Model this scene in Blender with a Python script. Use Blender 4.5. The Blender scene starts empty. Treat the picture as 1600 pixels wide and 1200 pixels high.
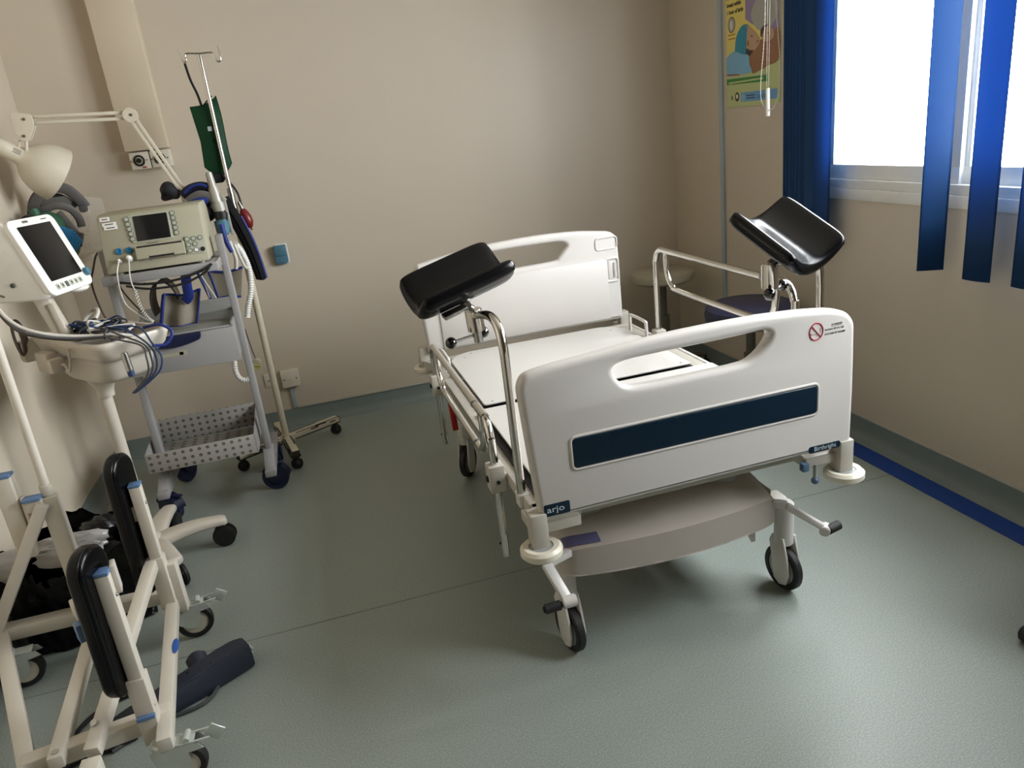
import bpy, bmesh, math, random
from mathutils import Vector as V, Matrix as M, Euler
random.seed(7)
sc = bpy.context.scene
COL = sc.collection
PI = math.pi

# ------------------------------------------------------------------ materials
def lin(h):
    h = h.lstrip('#')
    c = [int(h[i:i+2], 16)/255 for i in (0, 2, 4)]
    return tuple(x/12.92 if x <= .04045 else ((x+.055)/1.055)**2.4 for x in c) + (1.0,)

def nd(t, typ, **kw):
    n = t.nodes.new(typ)
    for k, v in kw.items():
        if k in n.inputs.keys(): n.inputs[k].default_value = v
        else: setattr(n, k, v)
    return n

def mat(name, col, rough=.5, metal=0., var=.06, scale=18., bump=0., bscale=120., coat=0., spec=.5, alpha=1., trans=0.):
    """principled material with a soft procedural variation of colour and roughness"""
    m = bpy.data.materials.new(name); m.use_nodes = True
    t = m.node_tree; b = t.nodes['Principled BSDF']
    c = lin(col)
    tc = nd(t, 'ShaderNodeTexCoord')
    no = nd(t, 'ShaderNodeTexNoise', Scale=scale, Detail=3.)
    t.links.new(tc.outputs['Object'], no.inputs['Vector'])
    mx = nd(t, 'ShaderNodeMix', data_type='RGBA')
    mx.inputs[6].default_value = tuple(x*(1-var) for x in c[:3])+(1,)
    mx.inputs[7].default_value = tuple(min(1, x*(1+var)) for x in c[:3])+(1,)
    t.links.new(no.outputs['Fac'], mx.inputs[0])
    t.links.new(mx.outputs[2], b.inputs['Base Color'])
    mr = nd(t, 'ShaderNodeMapRange')
    mr.inputs['To Min'].default_value = max(.02, rough*.85); mr.inputs['To Max'].default_value = min(1, rough*1.15)
    t.links.new(no.outputs['Fac'], mr.inputs['Value'])
    t.links.new(mr.outputs['Result'], b.inputs['Roughness'])
    b.inputs['Metallic'].default_value = metal
    b.inputs['Specular IOR Level'].default_value = spec
    b.inputs['Coat Weight'].default_value = coat
    b.inputs['Alpha'].default_value = alpha
    b.inputs['Transmission Weight'].default_value = trans
    if bump:
        n2 = nd(t, 'ShaderNodeTexNoise', Scale=bscale, Detail=4.)
        t.links.new(tc.outputs['Object'], n2.inputs['Vector'])
        bp = nd(t, 'ShaderNodeBump', Strength=bump, Distance=.002)
        t.links.new(n2.outputs['Fac'], bp.inputs['Height'])
        t.links.new(bp.outputs['Normal'], b.inputs['Normal'])
    return m

MT = {}
def add(name, *a, **k): MT[name] = mat(name, *a, **k)
add('wall_paint', 'CBBFAD', .42, var=.03, scale=2.5, bump=.12, bscale=60)
add('ceiling_paint', 'A8A092', .7, var=.02)
add('far_wall_paint', '7F6B54', .6, var=.04, scale=3)
add('trunk_paint', 'CDBFA8', .45, var=.03, scale=5)
add('cove_vinyl', '7C8683', .5, var=.08, scale=14)
add('cap_strip', 'B9B7AC', .5)
add('stripe_blue', '0E3C8C', .45, var=.08, scale=9)
add('grey_conduit', 'A9B6BB', .45)
add('frame_white', 'E4E4DF', .35)
add('blind_blue', '174678', .6, var=.04, scale=40)
add('bed_plastic', 'D2CEC9', .33, var=.015, scale=4)
add('deck_plate', 'D6D3CE', .3, var=.012, scale=4)
add('cover_plastic', 'E0D8CF', .38, var=.02, scale=5)
add('bumper_cream', 'E3DDCB', .35)
add('bed_metal', 'BDB8AD', .4, var=.03)
add('hub_grey', '9A9C9B', .4)
add('frame_grey', '8E8B84', .5)
add('panel_navy', '0B2233', .28, var=.0, scale=1.5)
add('chrome', 'D6D2CB', .12, metal=1., var=.02)
add('steel', 'B4B3AE', .28, metal=1., var=.06, scale=30)
add('zinc', 'CDD3CD', .35, metal=.35, var=.1, scale=30)
add('black_vinyl', '08080A', .24, var=.15, scale=10, spec=.25)
add('black_rubber', '1B1B1B', .6, var=.1)
add('black_ball', '0A0A0A', .12, coat=.5)
add('black_plastic', '161616', .4)
add('handpiece_grey', 'A7A39A', .4, metal=.2)
add('dark_slot', '0C0A0A', .7)
add('red_plastic', 'A41C1F', .4)
add('ink_red', 'B0304A', .5)
add('ink_black', '2A2A2E', .6)
add('ink_white', 'C3D2DA', .5)
add('lilac_sticker', '7D7BA6', .5, var=.12, scale=60)
add('pale_sticker', 'D9D9DB', .5)
add('blue_plug', '4F6B87', .4)
add('trolley_grey', '939190', .4, var=.03, scale=6)
add('trolley_shelf', '85857F', .45)
add('navy_plastic', '14193A', .4, var=.08)
add('device_cream', 'A39F8A', .45, var=.03)
add('device_edge', 'B0AA90', .5)
add('screen_black', '0B0C10', .12, var=.1)
add('button_grey', '565C56', .45)
add('button_face', 'AAAD9C', .45)
add('socket_blue', '1B6F9B', .35)
add('white_plastic', 'E2E0DA', .35, var=.02)
add('stand_white', 'C4BCAF', .4, var=.03)
add('lamp_cream', 'CBC3B1', .35, var=.02)
add('lamp_screw', '6A6358', .4, metal=.6)
add('cable_white', 'C9C5BC', .45)
add('cable_grey', '46474A', .5)
add('cable_blue', '223A63', .45)
add('cable_brown', '4B3D33', .5)
add('cable_black', '121214', .45)
add('strap_blue', '162B78', .55, var=.1)
add('belt_navy', '15152E', .65, var=.15)
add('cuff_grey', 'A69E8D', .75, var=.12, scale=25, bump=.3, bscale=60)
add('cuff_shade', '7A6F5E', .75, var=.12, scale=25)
add('black_cloth', '17151A', .8, var=.2)
add('green_cloth', '12502F', .55, var=.15, scale=12, bump=.4, bscale=22)
add('green_rubber', '2F5A41', .5, var=.12)
add('red_rubber', '6E1B1C', .35, var=.12)
add('yellow_ring', 'B2A73A', .45)
add('teal_plastic', '4A7385', .4, var=.06)
add('pad_blue', '2E86C4', .6, var=.1)
add('grey_foam', '5E5B5A', .6, var=.1)
add('clear_visor', 'D9D6CE', .12, alpha=.22)
add('iv_cream', 'C9C0AA', .45, var=.08, scale=30)
add('rust_dark', '2A231B', .7)
add('frame_paint', 'CFC8BB', .38, var=.025)
add('cap_blue', '5D7CA6', .4, var=.06)
add('oval_blue', '2C5CB0', .35)
add('bag_black', '0D0E10', .28, var=.2, scale=20, bump=.6, bscale=25)
add('bag_clear', 'A8A5A2', .3, var=.1, scale=30, bump=.5, bscale=40)
add('pedal_navy', '262B3A', .5, var=.08, scale=20)
add('stool_beige', 'A79E8A', .45)
add('stool_navy', '2A2B45', .5, var=.06)
add('stool_metal', '5D5848', .45)
add('socket_white', 'DAD2C2', .35)
add('poster_yellow', 'EAD978', .5, var=.05)
add('poster_green', 'C2CC92', .5, var=.05)
add('poster_lilac', '9A88AE', .5, var=.1)
add('poster_grey', 'ABABA2', .5, var=.08)
add('poster_teal', '3590AC', .5, var=.15, scale=30)
add('poster_sky', '82B8DA', .5, var=.08)
add('poster_skin', '9C6F4F', .5, var=.12, scale=20)
add('poster_tan', 'C0A083', .5, var=.12, scale=20)
add('poster_band', '3F8A45', .5)
add('poster_dark', '4A3A3A', .5)
add('poster_logo', '6FA3CF', .5)
add('poster_red', '9C3B30', .5)

def floor_mat():
    m = mat('floor_vinyl', '98A19A', .42, var=.05, scale=3., bump=.06, bscale=400)
    t = m.node_tree; b = t.nodes['Principled BSDF']
    src = b.inputs['Base Color'].links[0].from_socket
    tc = nd(t, 'ShaderNodeTexCoord')
    vo = nd(t, 'ShaderNodeTexNoise', Scale=240., Detail=2.)
    t.links.new(tc.outputs['Object'], vo.inputs['Vector'])
    cr = nd(t, 'ShaderNodeValToRGB')
    cr.color_ramp.elements[0].position = .38; cr.color_ramp.elements[0].color = (.78, .78, .78, 1)
    cr.color_ramp.elements[1].position = .66; cr.color_ramp.elements[1].color = (1.1, 1.1, 1.1, 1)
    t.links.new(vo.outputs['Fac'], cr.inputs['Fac'])
    mu = nd(t, 'ShaderNodeMix', data_type='RGBA', blend_type='MULTIPLY'); mu.inputs[0].default_value = 1
    t.links.new(src, mu.inputs[6]); t.links.new(cr.outputs['Color'], mu.inputs[7])
    # welded seam of the sheet vinyl
    se = nd(t, 'ShaderNodeSeparateXYZ'); t.links.new(tc.outputs['Object'], se.inputs[0])
    a = nd(t, 'ShaderNodeMath', operation='SUBTRACT'); t.links.new(se.outputs['Y'], a.inputs[0]); a.inputs[1].default_value = 2.265
    a2 = nd(t, 'ShaderNodeMath', operation='ABSOLUTE'); t.links.new(a.outputs[0], a2.inputs[0])
    a3 = nd(t, 'ShaderNodeMath', operation='LESS_THAN'); t.links.new(a2.outputs[0], a3.inputs[0]); a3.inputs[1].default_value = .0035
    n4 = nd(t, 'ShaderNodeTexNoise', Scale=3.); t.links.new(tc.outputs['Object'], n4.inputs['Vector'])
    a4 = nd(t, 'ShaderNodeMath', operation='MULTIPLY'); t.links.new(a3.outputs[0], a4.inputs[0]); t.links.new(n4.outputs['Fac'], a4.inputs[1])
    m2 = nd(t, 'ShaderNodeMix', data_type='RGBA'); m2.inputs[7].default_value = lin('4E5552')
    t.links.new(a4.outputs[0], m2.inputs[0]); t.links.new(mu.outputs[2], m2.inputs[6])
    t.links.new(m2.outputs[2], b.inputs['Base Color'])
    return m
MT['floor_vinyl'] = floor_mat()

def dots_mat(name, col, dark, pitch, r, axes):
    """sheet metal with rows of punched holes"""
    m = mat(name, col, .42, var=.03, scale=6); t = m.node_tree; b = t.nodes['Principled BSDF']
    src = b.inputs['Base Color'].links[0].from_socket
    tc = nd(t, 'ShaderNodeTexCoord'); se = nd(t, 'ShaderNodeSeparateXYZ'); t.links.new(tc.outputs['Object'], se.inputs[0])
    outs = []
    for ax, p in zip(axes, pitch):
        d = nd(t, 'ShaderNodeMath', operation='PINGPONG'); t.links.new(se.outputs[ax], d.inputs[0]); d.inputs[1].default_value = p/2
        s = nd(t, 'ShaderNodeMath', operation='POWER'); t.links.new(d.outputs[0], s.inputs[0]); s.inputs[1].default_value = 2
        outs.append(s)
    ad = nd(t, 'ShaderNodeMath', operation='ADD'); t.links.new(outs[0].outputs[0], ad.inputs[0]); t.links.new(outs[1].outputs[0], ad.inputs[1])
    lt = nd(t, 'ShaderNodeMath', operation='LESS_THAN'); t.links.new(ad.outputs[0], lt.inputs[0]); lt.inputs[1].default_value = r*r
    mx = nd(t, 'ShaderNodeMix', data_type='RGBA'); t.links.new(lt.outputs[0], mx.inputs[0]); t.links.new(src, mx.inputs[6])
    mx.inputs[7].default_value = lin(dark); t.links.new(mx.outputs[2], b.inputs['Base Color'])
    return m
MT['punched_front'] = dots_mat('punched_front', '9C9994', '625C53', (.034, .03), .0075, 'XZ')
MT['punched_floor'] = dots_mat('punched_floor', '98958F', '5E564C', (.05, .034), .011, 'XY')

def glass_mat():
    m = bpy.data.materials.new('window_glass'); m.use_nodes = True; t = m.node_tree; t.nodes.clear()
    o = nd(t, 'ShaderNodeOutputMaterial'); tr = nd(t, 'ShaderNodeBsdfTransparent'); gl = nd(t, 'ShaderNodeBsdfGlossy', Roughness=.02)
    fr = nd(t, 'ShaderNodeLayerWeight', Blend=.12); mx = nd(t, 'ShaderNodeMixShader')
    no = nd(t, 'ShaderNodeTexNoise', Scale=6.); cr = nd(t, 'ShaderNodeMix', data_type='RGBA')
    cr.inputs[6].default_value = (.95, .97, .96, 1); cr.inputs[7].default_value = (1, 1, 1, 1)
    t.links.new(no.outputs['Fac'], cr.inputs[0]); t.links.new(cr.outputs[2], tr.inputs['Color'])
    t.links.new(fr.outputs['Facing'], mx.inputs[0]); t.links.new(tr.outputs[0], mx.inputs[1]); t.links.new(gl.outputs[0], mx.inputs[2])
    t.links.new(mx.outputs[0], o.inputs['Surface'])
    return m
MT['window_glass'] = glass_mat()

# ------------------------------------------------------------------ mesh helpers
def frame_of(d, up=(0, 0, 1)):
    z = V(d).normalized(); u = V(up)
    if abs(z.dot(u.normalized())) > .999: u = V((0, 1, 0))
    x = u.cross(z).normalized(); y = z.cross(x)
    return M((x, y, z)).transposed()       # columns x, y, z

def smoothpath(pts, k=6):
    P = [V(p) for p in pts]
    if len(P) < 3: return P
    out = []
    for i in range(len(P)-1):
        a = P[max(i-1, 0)]; b = P[i]; c = P[i+1]; d = P[min(i+2, len(P)-1)]
        for j in range(k):
            t = j/k
            out.append(.5*((2*b)+(c-a)*t+(2*a-5*b+4*c-d)*t*t+(3*b-a-3*c+d)*t**3))
    out.append(P[-1]); return out

class MB:
    def __init__(s): s.bm = bmesh.new()
    def merge(s, b):
        me = bpy.data.meshes.new('t'); b.to_mesh(me); b.free(); s.bm.from_mesh(me); bpy.data.meshes.remove(me); return s
    def box(s, c, size, rot=None, bev=0., seg=2):
        b = bmesh.new(); bmesh.ops.create_cube(b, size=1)
        bmesh.ops.scale(b, vec=size, verts=b.verts)
        if bev: bmesh.ops.bevel(b, geom=b.edges[:], offset=bev, segments=seg, affect='EDGES', profile=.5)
        if rot is not None:
            r = rot if isinstance(rot, M) else Euler(rot).to_matrix()
            bmesh.ops.transform(b, matrix=r.to_4x4(), verts=b.verts)
        bmesh.ops.translate(b, vec=V(c), verts=b.verts); return s.merge(b)
    def span(s, lo, hi, bev=0., seg=2):
        lo, hi = V(lo), V(hi); return s.box((lo+hi)/2, tuple(abs(x) for x in hi-lo), None, bev, seg)
    def bar(s, p, q, w, h, bev=.003, up=(0, 0, 1)):
        p, q = V(p), V(q); return s.box((p+q)/2, (w, h, (q-p).length), frame_of(q-p, up), bev)
    def cyl(s, p, q, r, r2=None, n=24, bev=0.):
        p, q = V(p), V(q); r2 = r if r2 is None else r2
        b = bmesh.new(); bmesh.ops.create_cone(b, cap_ends=True, segments=n, radius1=r, radius2=r2, depth=(q-p).length)
        if bev:
            ed = [e for e in b.edges if abs(e.verts[0].co.z-e.verts[1].co.z) < 1e-6]
            bmesh.ops.bevel(b, geom=ed, offset=bev, segments=2, affect='EDGES')
        bmesh.ops.transform(b, matrix=M.Translation((p+q)/2) @ frame_of(q-p).to_4x4(), verts=b.verts); return s.merge(b)
    def ball(s, c, r, scale=(1, 1, 1), rot=None, n=20):
        b = bmesh.new(); bmesh.ops.create_uvsphere(b, u_segments=n, v_segments=n*2//3, radius=r)
        bmesh.ops.scale(b, vec=scale, verts=b.verts)
        if rot is not None:
            rr = rot if isinstance(rot, M) else Euler(rot).to_matrix()
            bmesh.ops.transform(b, matrix=rr.to_4x4(), verts=b.verts)
        bmesh.ops.translate(b, vec=V(c), verts=b.verts); return s.merge(b)
    def tube(s, pts, r, n=10, k=6, closed=False, flat=1., up=(0, 0, 1)):
        P = smoothpath(pts, k) if k else [V(p) for p in pts]
        if closed: P = P[:-1] if (P[0]-P[-1]).length < 1e-6 else P
        N = len(P); rr = r if isinstance(r, (list, tuple)) else [r]*N
        if len(rr) != N: rr = [rr[min(int(i*len(rr)/N), len(rr)-1)] for i in range(N)]
        b = bmesh.new(); rings = []; x = None
        for i, p in enumerate(P):
            a = P[(i-1) % N] if closed else P[max(i-1, 0)]; c = P[(i+1) % N] if closed else P[min(i+1, N-1)]
            d = (c-a)
            if d.length < 1e-9: d = V((0, 0, 1))
            d.normalize()
            if x is None: x = frame_of(d, up).col[0].copy()
            x = (x-d*x.dot(d)); x = x.normalized() if x.length > 1e-6 else frame_of(d).col[0].copy()
            y = d.cross(x)
            rings.append([b.verts.new(p+rr[i]*(math.cos(2*PI*j/n)*x+flat*math.sin(2*PI*j/n)*y)) for j in range(n)])
        for i in range(N if closed else N-1):
            A, B = rings[i], rings[(i+1) % N]
            for j in range(n): b.faces.new((A[j], A[(j+1) % n], B[(j+1) % n], B[j]))
        if not closed:
            b.faces.new(rings[0][::-1]); b.faces.new(rings[-1])
        return s.merge(b)
    def lathe(s, prof, org, axis=(0, 0, 1), n=32, closed=False):
        b = bmesh.new(); F = M.Translation(V(org)) @ frame_of(axis).to_4x4(); rings = []
        for r, z in prof:
            if r < 1e-6: rings.append([b.verts.new(F @ V((0, 0, z)))])
            else: rings.append([b.verts.new(F @ V((r*math.cos(2*PI*j/n), r*math.sin(2*PI*j/n), z))) for j in range(n)])
        pairs = list(zip(rings, rings[1:])) + ([(rings[-1], rings[0])] if closed else [])
        for A, B in pairs:
            if len(A) == 1 and len(B) == 1: continue
            for j in range(n):
                j2 = (j+1) % n
                if len(A) == 1: b.faces.new((A[0], B[j2], B[j]))
                elif len(B) == 1: b.faces.new((A[j], A[j2], B[0]))
                else: b.faces.new((A[j], A[j2], B[j2], B[j]))
        return s.merge(b)
    def prism(s, poly, ext, bev=0., seg=2):
        b = bmesh.new(); e = V(ext)
        f = b.faces.new([b.verts.new(V(p)) for p in poly])
        r = bmesh.ops.extrude_face_region(b, geom=[f])
        bmesh.ops.translate(b, vec=e, verts=[v for v in r['geom'] if isinstance(v, bmesh.types.BMVert)])
        bmesh.ops.recalc_face_normals(b, faces=b.faces[:])
        if bev: bmesh.ops.bevel(b, geom=b.edges[:], offset=bev, segments=seg, affect='EDGES', profile=.5)
        return s.merge(b)
    def grid(s, fn, nu, nv, th=0., closed_u=False):
        """surface fn(u,v) -> point, with real thickness th"""
        b = bmesh.new(); vs = [[b.verts.new(V(fn(i/(nu-1), j/(nv-1)))) for j in range(nv)] for i in range(nu)]
        for i in range(nu-1):
            for j in range(nv-1): b.faces.new((vs[i][j], vs[i+1][j], vs[i+1][j+1], vs[i][j+1]))
        if th: bmesh.ops.solidify(b, geom=b.faces[:], thickness=th)
        bmesh.ops.recalc_face_normals(b, faces=b.faces[:])
        return s.merge(b)
    def mesh(s, me, mw):
        b = bmesh.new(); b.from_mesh(me); bmesh.ops.transform(b, matrix=mw, verts=b.verts); return s.merge(b)
    def xf(s, mw):
        bmesh.ops.transform(s.bm, matrix=mw, verts=s.bm.verts); return s

ORG = {}
def base_of(o):
    while o.parent is not None: o = o.parent
    return o.location
def obj(name, mb, m, parent=None, org=None, sharp=38, label=None, kind=None):
    """one mesh object; vertices are given in room coordinates"""
    me = bpy.data.meshes.new(name); bm = mb.bm
    o = bpy.data.objects.new(name, me); COL.objects.link(o)
    if parent is not None:
        o.parent = parent; off = V(base_of(parent))
    else:
        if org is None:
            xs = [v.co for v in bm.verts]
            org = ((min(c.x for c in xs)+max(c.x for c in xs))/2, (min(c.y for c in xs)+max(c.y for c in xs))/2, min(c.z for c in xs))
        off = V(org); o.location = off
    bmesh.ops.translate(bm, vec=-off, verts=bm.verts)
    lim = math.radians(sharp)
    for f in bm.faces: f.smooth = True
    for e in bm.edges:
        if len(e.link_faces) == 2 and e.calc_face_angle(0) > lim: e.smooth = False
    bm.to_mesh(me); bm.free()
    me.materials.append(MT[m])
    if label: o['label'] = label
    if kind: o['kind'] = kind
    return o
def thing(name, label, cat, loc=(0, 0, 0), group=None):
    o = bpy.data.objects.new(name, None); COL.objects.link(o); o.location = loc; o.empty_display_size = .05
    o['label'] = label; o['category'] = cat
    if group: o['group'] = group
    return o
def tag(o, label, cat, group=None):
    o['label'] = label; o['category'] = cat
    if group: o['group'] = group
    return o
def struct(name, mb, m, parent=None, **k):
    o = obj(name, mb, m, parent, **k)
    if parent is None: o['kind'] = 'structure'
    return o
def text_mb(txt, size, mw, ext=.0004, align='LEFT', sx=1., off=0.):
    cu = bpy.data.curves.new('t', 'FONT'); cu.body = txt; cu.size = size; cu.extrude = ext; cu.align_x = align; cu.resolution_u = 3; cu.offset = off
    o = bpy.data.objects.new('t', cu); COL.objects.link(o)
    dg = bpy.context.evaluated_depsgraph_get(); me = bpy.data.meshes.new_from_object(o.evaluated_get(dg))
    mb = MB().mesh(me, mw @ M.Diagonal((sx, 1, 1, 1)))
    bpy.data.objects.remove(o); bpy.data.curves.remove(cu); bpy.data.meshes.remove(me)
    return mb
def plate_mb(outline, holes, depth, bev, mw):
    """flat panel with rounded rims: 2-D outline and holes in its own plane"""
    cu = bpy.data.curves.new('t', 'CURVE'); cu.dimensions = '2D'; cu.fill_mode = 'BOTH'
    cu.extrude = max(depth/2-bev, .0001); cu.bevel_depth = bev; cu.bevel_resolution = 4; cu.offset = -bev
    for ring in [outline]+list(holes):
        sp = cu.splines.new('POLY'); sp.points.add(len(ring)-1); sp.use_cyclic_u = True
        for q, p in zip(sp.points, ring): q.co = (p[0], p[1], 0, 1)
    o = bpy.data.objects.new('t', cu); COL.objects.link(o)
    dg = bpy.context.evaluated_depsgraph_get(); me = bpy.data.meshes.new_from_object(o.evaluated_get(dg))
    mb = MB().mesh(me, mw)
    bmesh.ops.remove_doubles(mb.bm, verts=mb.bm.verts, dist=1e-5)
    bpy.data.objects.remove(o); bpy.data.curves.remove(cu); bpy.data.meshes.remove(me)
    return mb
def loop2(pts, k=5):
    """closed smooth outline"""
    P = [V((p[0], p[1], 0)) for p in pts]; n = len(P); out = []
    for i in range(n):
        a, b, c, d = P[i-1], P[i], P[(i+1) % n], P[(i+2) % n]
        for j in range(k):
            t = j/k; q = .5*((2*b)+(c-a)*t+(2*a-5*b+4*c-d)*t*t+(3*b-a-3*c+d)*t**3); out.append((q.x, q.y))
    return out
def rrect(x0, y0, x1, y1, r, n=5):
    out = []
    for cx, cy, a in ((x1-r, y1-r, 0), (x0+r, y1-r, 90), (x0+r, y0+r, 180), (x1-r, y0+r, 270)):
        for i in range(n+1):
            t = math.radians(a+90*i/n); out.append((cx+r*math.cos(t), cy+r*math.sin(t)))
    return out
def roundpoly(pts, r, n=5):
    """polygon with rounded corners"""
    out = []; N = len(pts); rs = r if isinstance(r, (list, tuple)) else [r]*N
    for i in range(N):
        p = V(pts[i]+(0,)); a = V(pts[i-1]+(0,))-p; b = V(pts[(i+1) % N]+(0,))-p
        q = min(rs[i], a.length*.45, b.length*.45); A = p+a.normalized()*q; B = p+b.normalized()*q
        for j in range(n+1):
            t = j/n; c = (1-t)**2*A+2*t*(1-t)*p+t*t*B; out.append((c.x, c.y))
    return out
XZ = lambda y: M(((1, 0, 0, 0), (0, 0, -1, y), (0, 1, 0, 0), (0, 0, 0, 1)))   # plane (x,z), facing -y
YZ = lambda x: M(((0, 0, -1, x), (-1, 0, 0, 0), (0, 1, 0, 0), (0, 0, 0, 1)))  # plane (-y,z), facing -x
XY = lambda z: M.Translation((0, 0, z))

# ------------------------------------------------------------------ room
XL, XR, YB, YF, ZC = -1.205, 2.23, 4.30, -1.3, 2.6
struct('floor', MB().span((XL-.1, YF-.1, -.1), (XR+.1, YB+.1, 0)), 'floor_vinyl', org=(0, 0, 0))
struct('ceiling', MB().span((XL-.1, YF-.1, ZC), (XR+.1, YB+.1, ZC+.1)), 'ceiling_paint')
struct('wall_back', MB().span((XL-.1, YB, 0), (XR+.1, YB+.1, ZC)), 'wall_paint')
struct('wall_left', MB().span((XL-.1, YF-.1, 0), (XL, YB, ZC)), 'wall_paint')
struct('wall_front', MB().span((XL, YF-.1, 0), (XR, YF, ZC)), 'far_wall_paint')
WY0, WY1, WZ0, WZ1 = .45, 2.95, 1.05, 2.32
w = MB()
w.span((XR, YF-.1, 0), (XR+.16, YB, WZ0)).span((XR, YF-.1, WZ1), (XR+.16, YB, ZC))
w.span((XR, YF-.1, WZ0), (XR+.16, WY0, WZ1)).span((XR, WY1, WZ0), (XR+.16, YB, WZ1))
struct('wall_right', w, 'wall_paint')
# window: outer frame with a deep bottom rail, two sashes, panes
win = bpy.data.objects.new('window_1', None); COL.objects.link(win); win.location = (XR, (WY0+WY1)/2, WZ0); win['kind'] = 'structure'
f = MB()
f.span((XR-.006, WY0, WZ0), (XR+.07, WY1, WZ0+.045), .003).span((XR+.0, WY0, WZ0+.045), (XR+.07, WY1, WZ0+.082), .003)
f.span((XR, WY0, WZ1-.06), (XR+.07, WY1, WZ1), .003)
f.span((XR, WY0, WZ0+.08), (XR+.07, WY0+.05, WZ1-.05), .003).span((XR, WY1-.05, WZ0+.08), (XR+.07, WY1, WZ1-.05), .003)
obj('window_frame', f, 'frame_white', win)
for i, (a, b, dx) in enumerate(((2.20, WY1-.045, .012), (1.32, 2.22, .034), (WY0+.045, 1.34, .012))):
    s = MB(); z0, z1 = WZ0+.08, WZ1-.055; x0, x1 = XR+dx, XR+dx+.02
    s.span((x0, a, z0), (x1, b, z0+.062), .003).span((x0, a, z1-.05), (x1, b, z1), .003)
    s.span((x0, a, z0+.06), (x1, a+.04, z1-.05), .003).span((x0, b-.04, z0+.06), (x1, b, z1-.05), .003)
    so = obj('window_sash', s, 'frame_white', win)
    obj('window_pane', MB().span((x0+.008, a+.035, z0+.055), (x0+.012, b-.035, z1-.045)), 'window_glass', so)
# coved vinyl skirting
def cove(name, p, q, inward):
    p, q, n = V(p), V(q), V(inward)
    prof = [(0, 0), (.05, 0), (.047, .003), (.025, .010), (.012, .025), (.006, .05), (.005, .1), (0, .1)]
    b = MB(); b.prism([p+n*a+V((0, 0, z)) for a, z in prof], q-p); struct(name, b, 'cove_vinyl')
cove('baseboard_back', (XL, YB, 0), (XR, YB, 0), (0, -1, 0))
cove('baseboard_right', (XR, YF, 0), (XR, YB, 0), (-1, 0, 0))
cove('baseboard_left', (XL, YF, 0), (XL, YB, 0), (1, 0, 0))
struct('trim_1', MB().span((-.774, 4.215, 1.592), (-.573, YB, ZC), .004), 'trunk_paint')          # boxed-in pipe
struct('trim_2', MB().span((-.235, YB-.012, .1), (XR-.006, YB, .112), .003).span((XR-.009, YF, .1), (XR, YB-.01, .106), .002), 'cap_strip')
struct('trim_3', MB().span((2.082, YF, 0), (2.176, YB-.05, .0016)), 'stripe_blue')
struct('trim_4', MB().span((XR-.018, 3.735-.013, .45), (XR, 3.735+.013, ZC), .004), 'grey_conduit')

# ------------------------------------------------------------------ birthing bed
def castor_fixed(root, c, ang, R=.075, fork='bed_plastic', wm='black_rubber', hubm='hub_grey', stem_z=.27, w=.026):
    """bed castor: plastic fork with a tyre and hub below it; c = wheel centre, ang = rolling direction"""
    c = V(c); d = V((math.cos(ang), math.sin(ang), 0)); a = V((-d.y, d.x, 0))
    f = MB(); off = -d*.028
    for s in (-1, 1):
        pts = []
        prof = [(-.05, .055), (-.062, .0), (-.045, -.04), (-.01, -.05), (.02, -.035), (.03, .0), (.035, .05), (.045, .095), (.03, .12), (-.03, .12)]
        pts = [c+d*x*1.0+V((0, 0, z))+a*s*(w/2+.006) for x, z in [(p[0]*.8, p[1]) for p in prof]]
        f.prism(pts, a*s*.008, .002)
    f.cyl(c+V((0, 0, .088))+off*0, c+V((0, 0, stem_z-c.z)), .03, n=24, bev=.005)
    fk = obj('castor', f, fork, root)
    t = MB(); t.lathe([(R-.02, -w/2), (R-.004, -w/2), (R, -w/2+.005), (R, w/2-.005), (R-.004, w/2), (R-.02, w/2)], c, a, 40, closed=True)
    obj('tyre', t, wm, fk)
    h = MB(); h.lathe([(0, -w/2-.003), (R*.45, -w/2-.002), (R-.019, -w/2+.003), (R-.019, w/2-.003), (R*.45, w/2+.002), (0, w/2+.003)], c, a, 32)
    obj('wheel_hub', h, hubm, fk)
    return fk

bed = thing('birthing_bed', 'white adjustable hospital birthing bed with handled end boards and chrome side rails', 'bed', (.905, 2.47, 0))
YFT, YHD = 1.662, 3.262
foot_out = [(.415, .905), (.432, .935), (.491, .945), (.575, .951), (.66, .957), (.748, .965), (.854, .969), (.97, .970), (1.083, .969), (1.202, .962), (1.295, .951), (1.345, .934), (1.368, .905), (1.372, .74), (1.369, .542), (.438, .536), (.424, .74)]
hole = [(.664, .907), (.70, .921), (.80, .924), (.924, .925), (1.036, .927), (1.088, .928), (1.108, .917), (1.103, .898), (1.083, .876), (1.056, .858), (1.02, .849), (.90, .847), (.76, .847), (.70, .855), (.672, .880)]
fo = roundpoly(foot_out, [.02, .02]+[.03]*9+[.02, .02, .1, .012, .012, .1])
fb = obj('foot_board', plate_mb(fo, [loop2(hole, 4)], .044, .016, XZ(YFT)), 'bed_plastic', bed, label='foot end board with a long hand slot and dark panel')
YF0 = YFT-.022
# raised surround and dark inset
su = MB().tube([(x, YF0+.001, z) for x, z in rrect(.534, .662, 1.254, .752, .014)], .0045, n=8, k=0, closed=True)
obj('inset_surround', su, 'bed_plastic', fb)
obj('inset_panel', plate_mb(rrect(.539, .667, 1.249, .747, .009), [], .008, .002, XZ(YF0)), 'panel_navy', fb, label='dark navy inset panel of the foot board')
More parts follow.
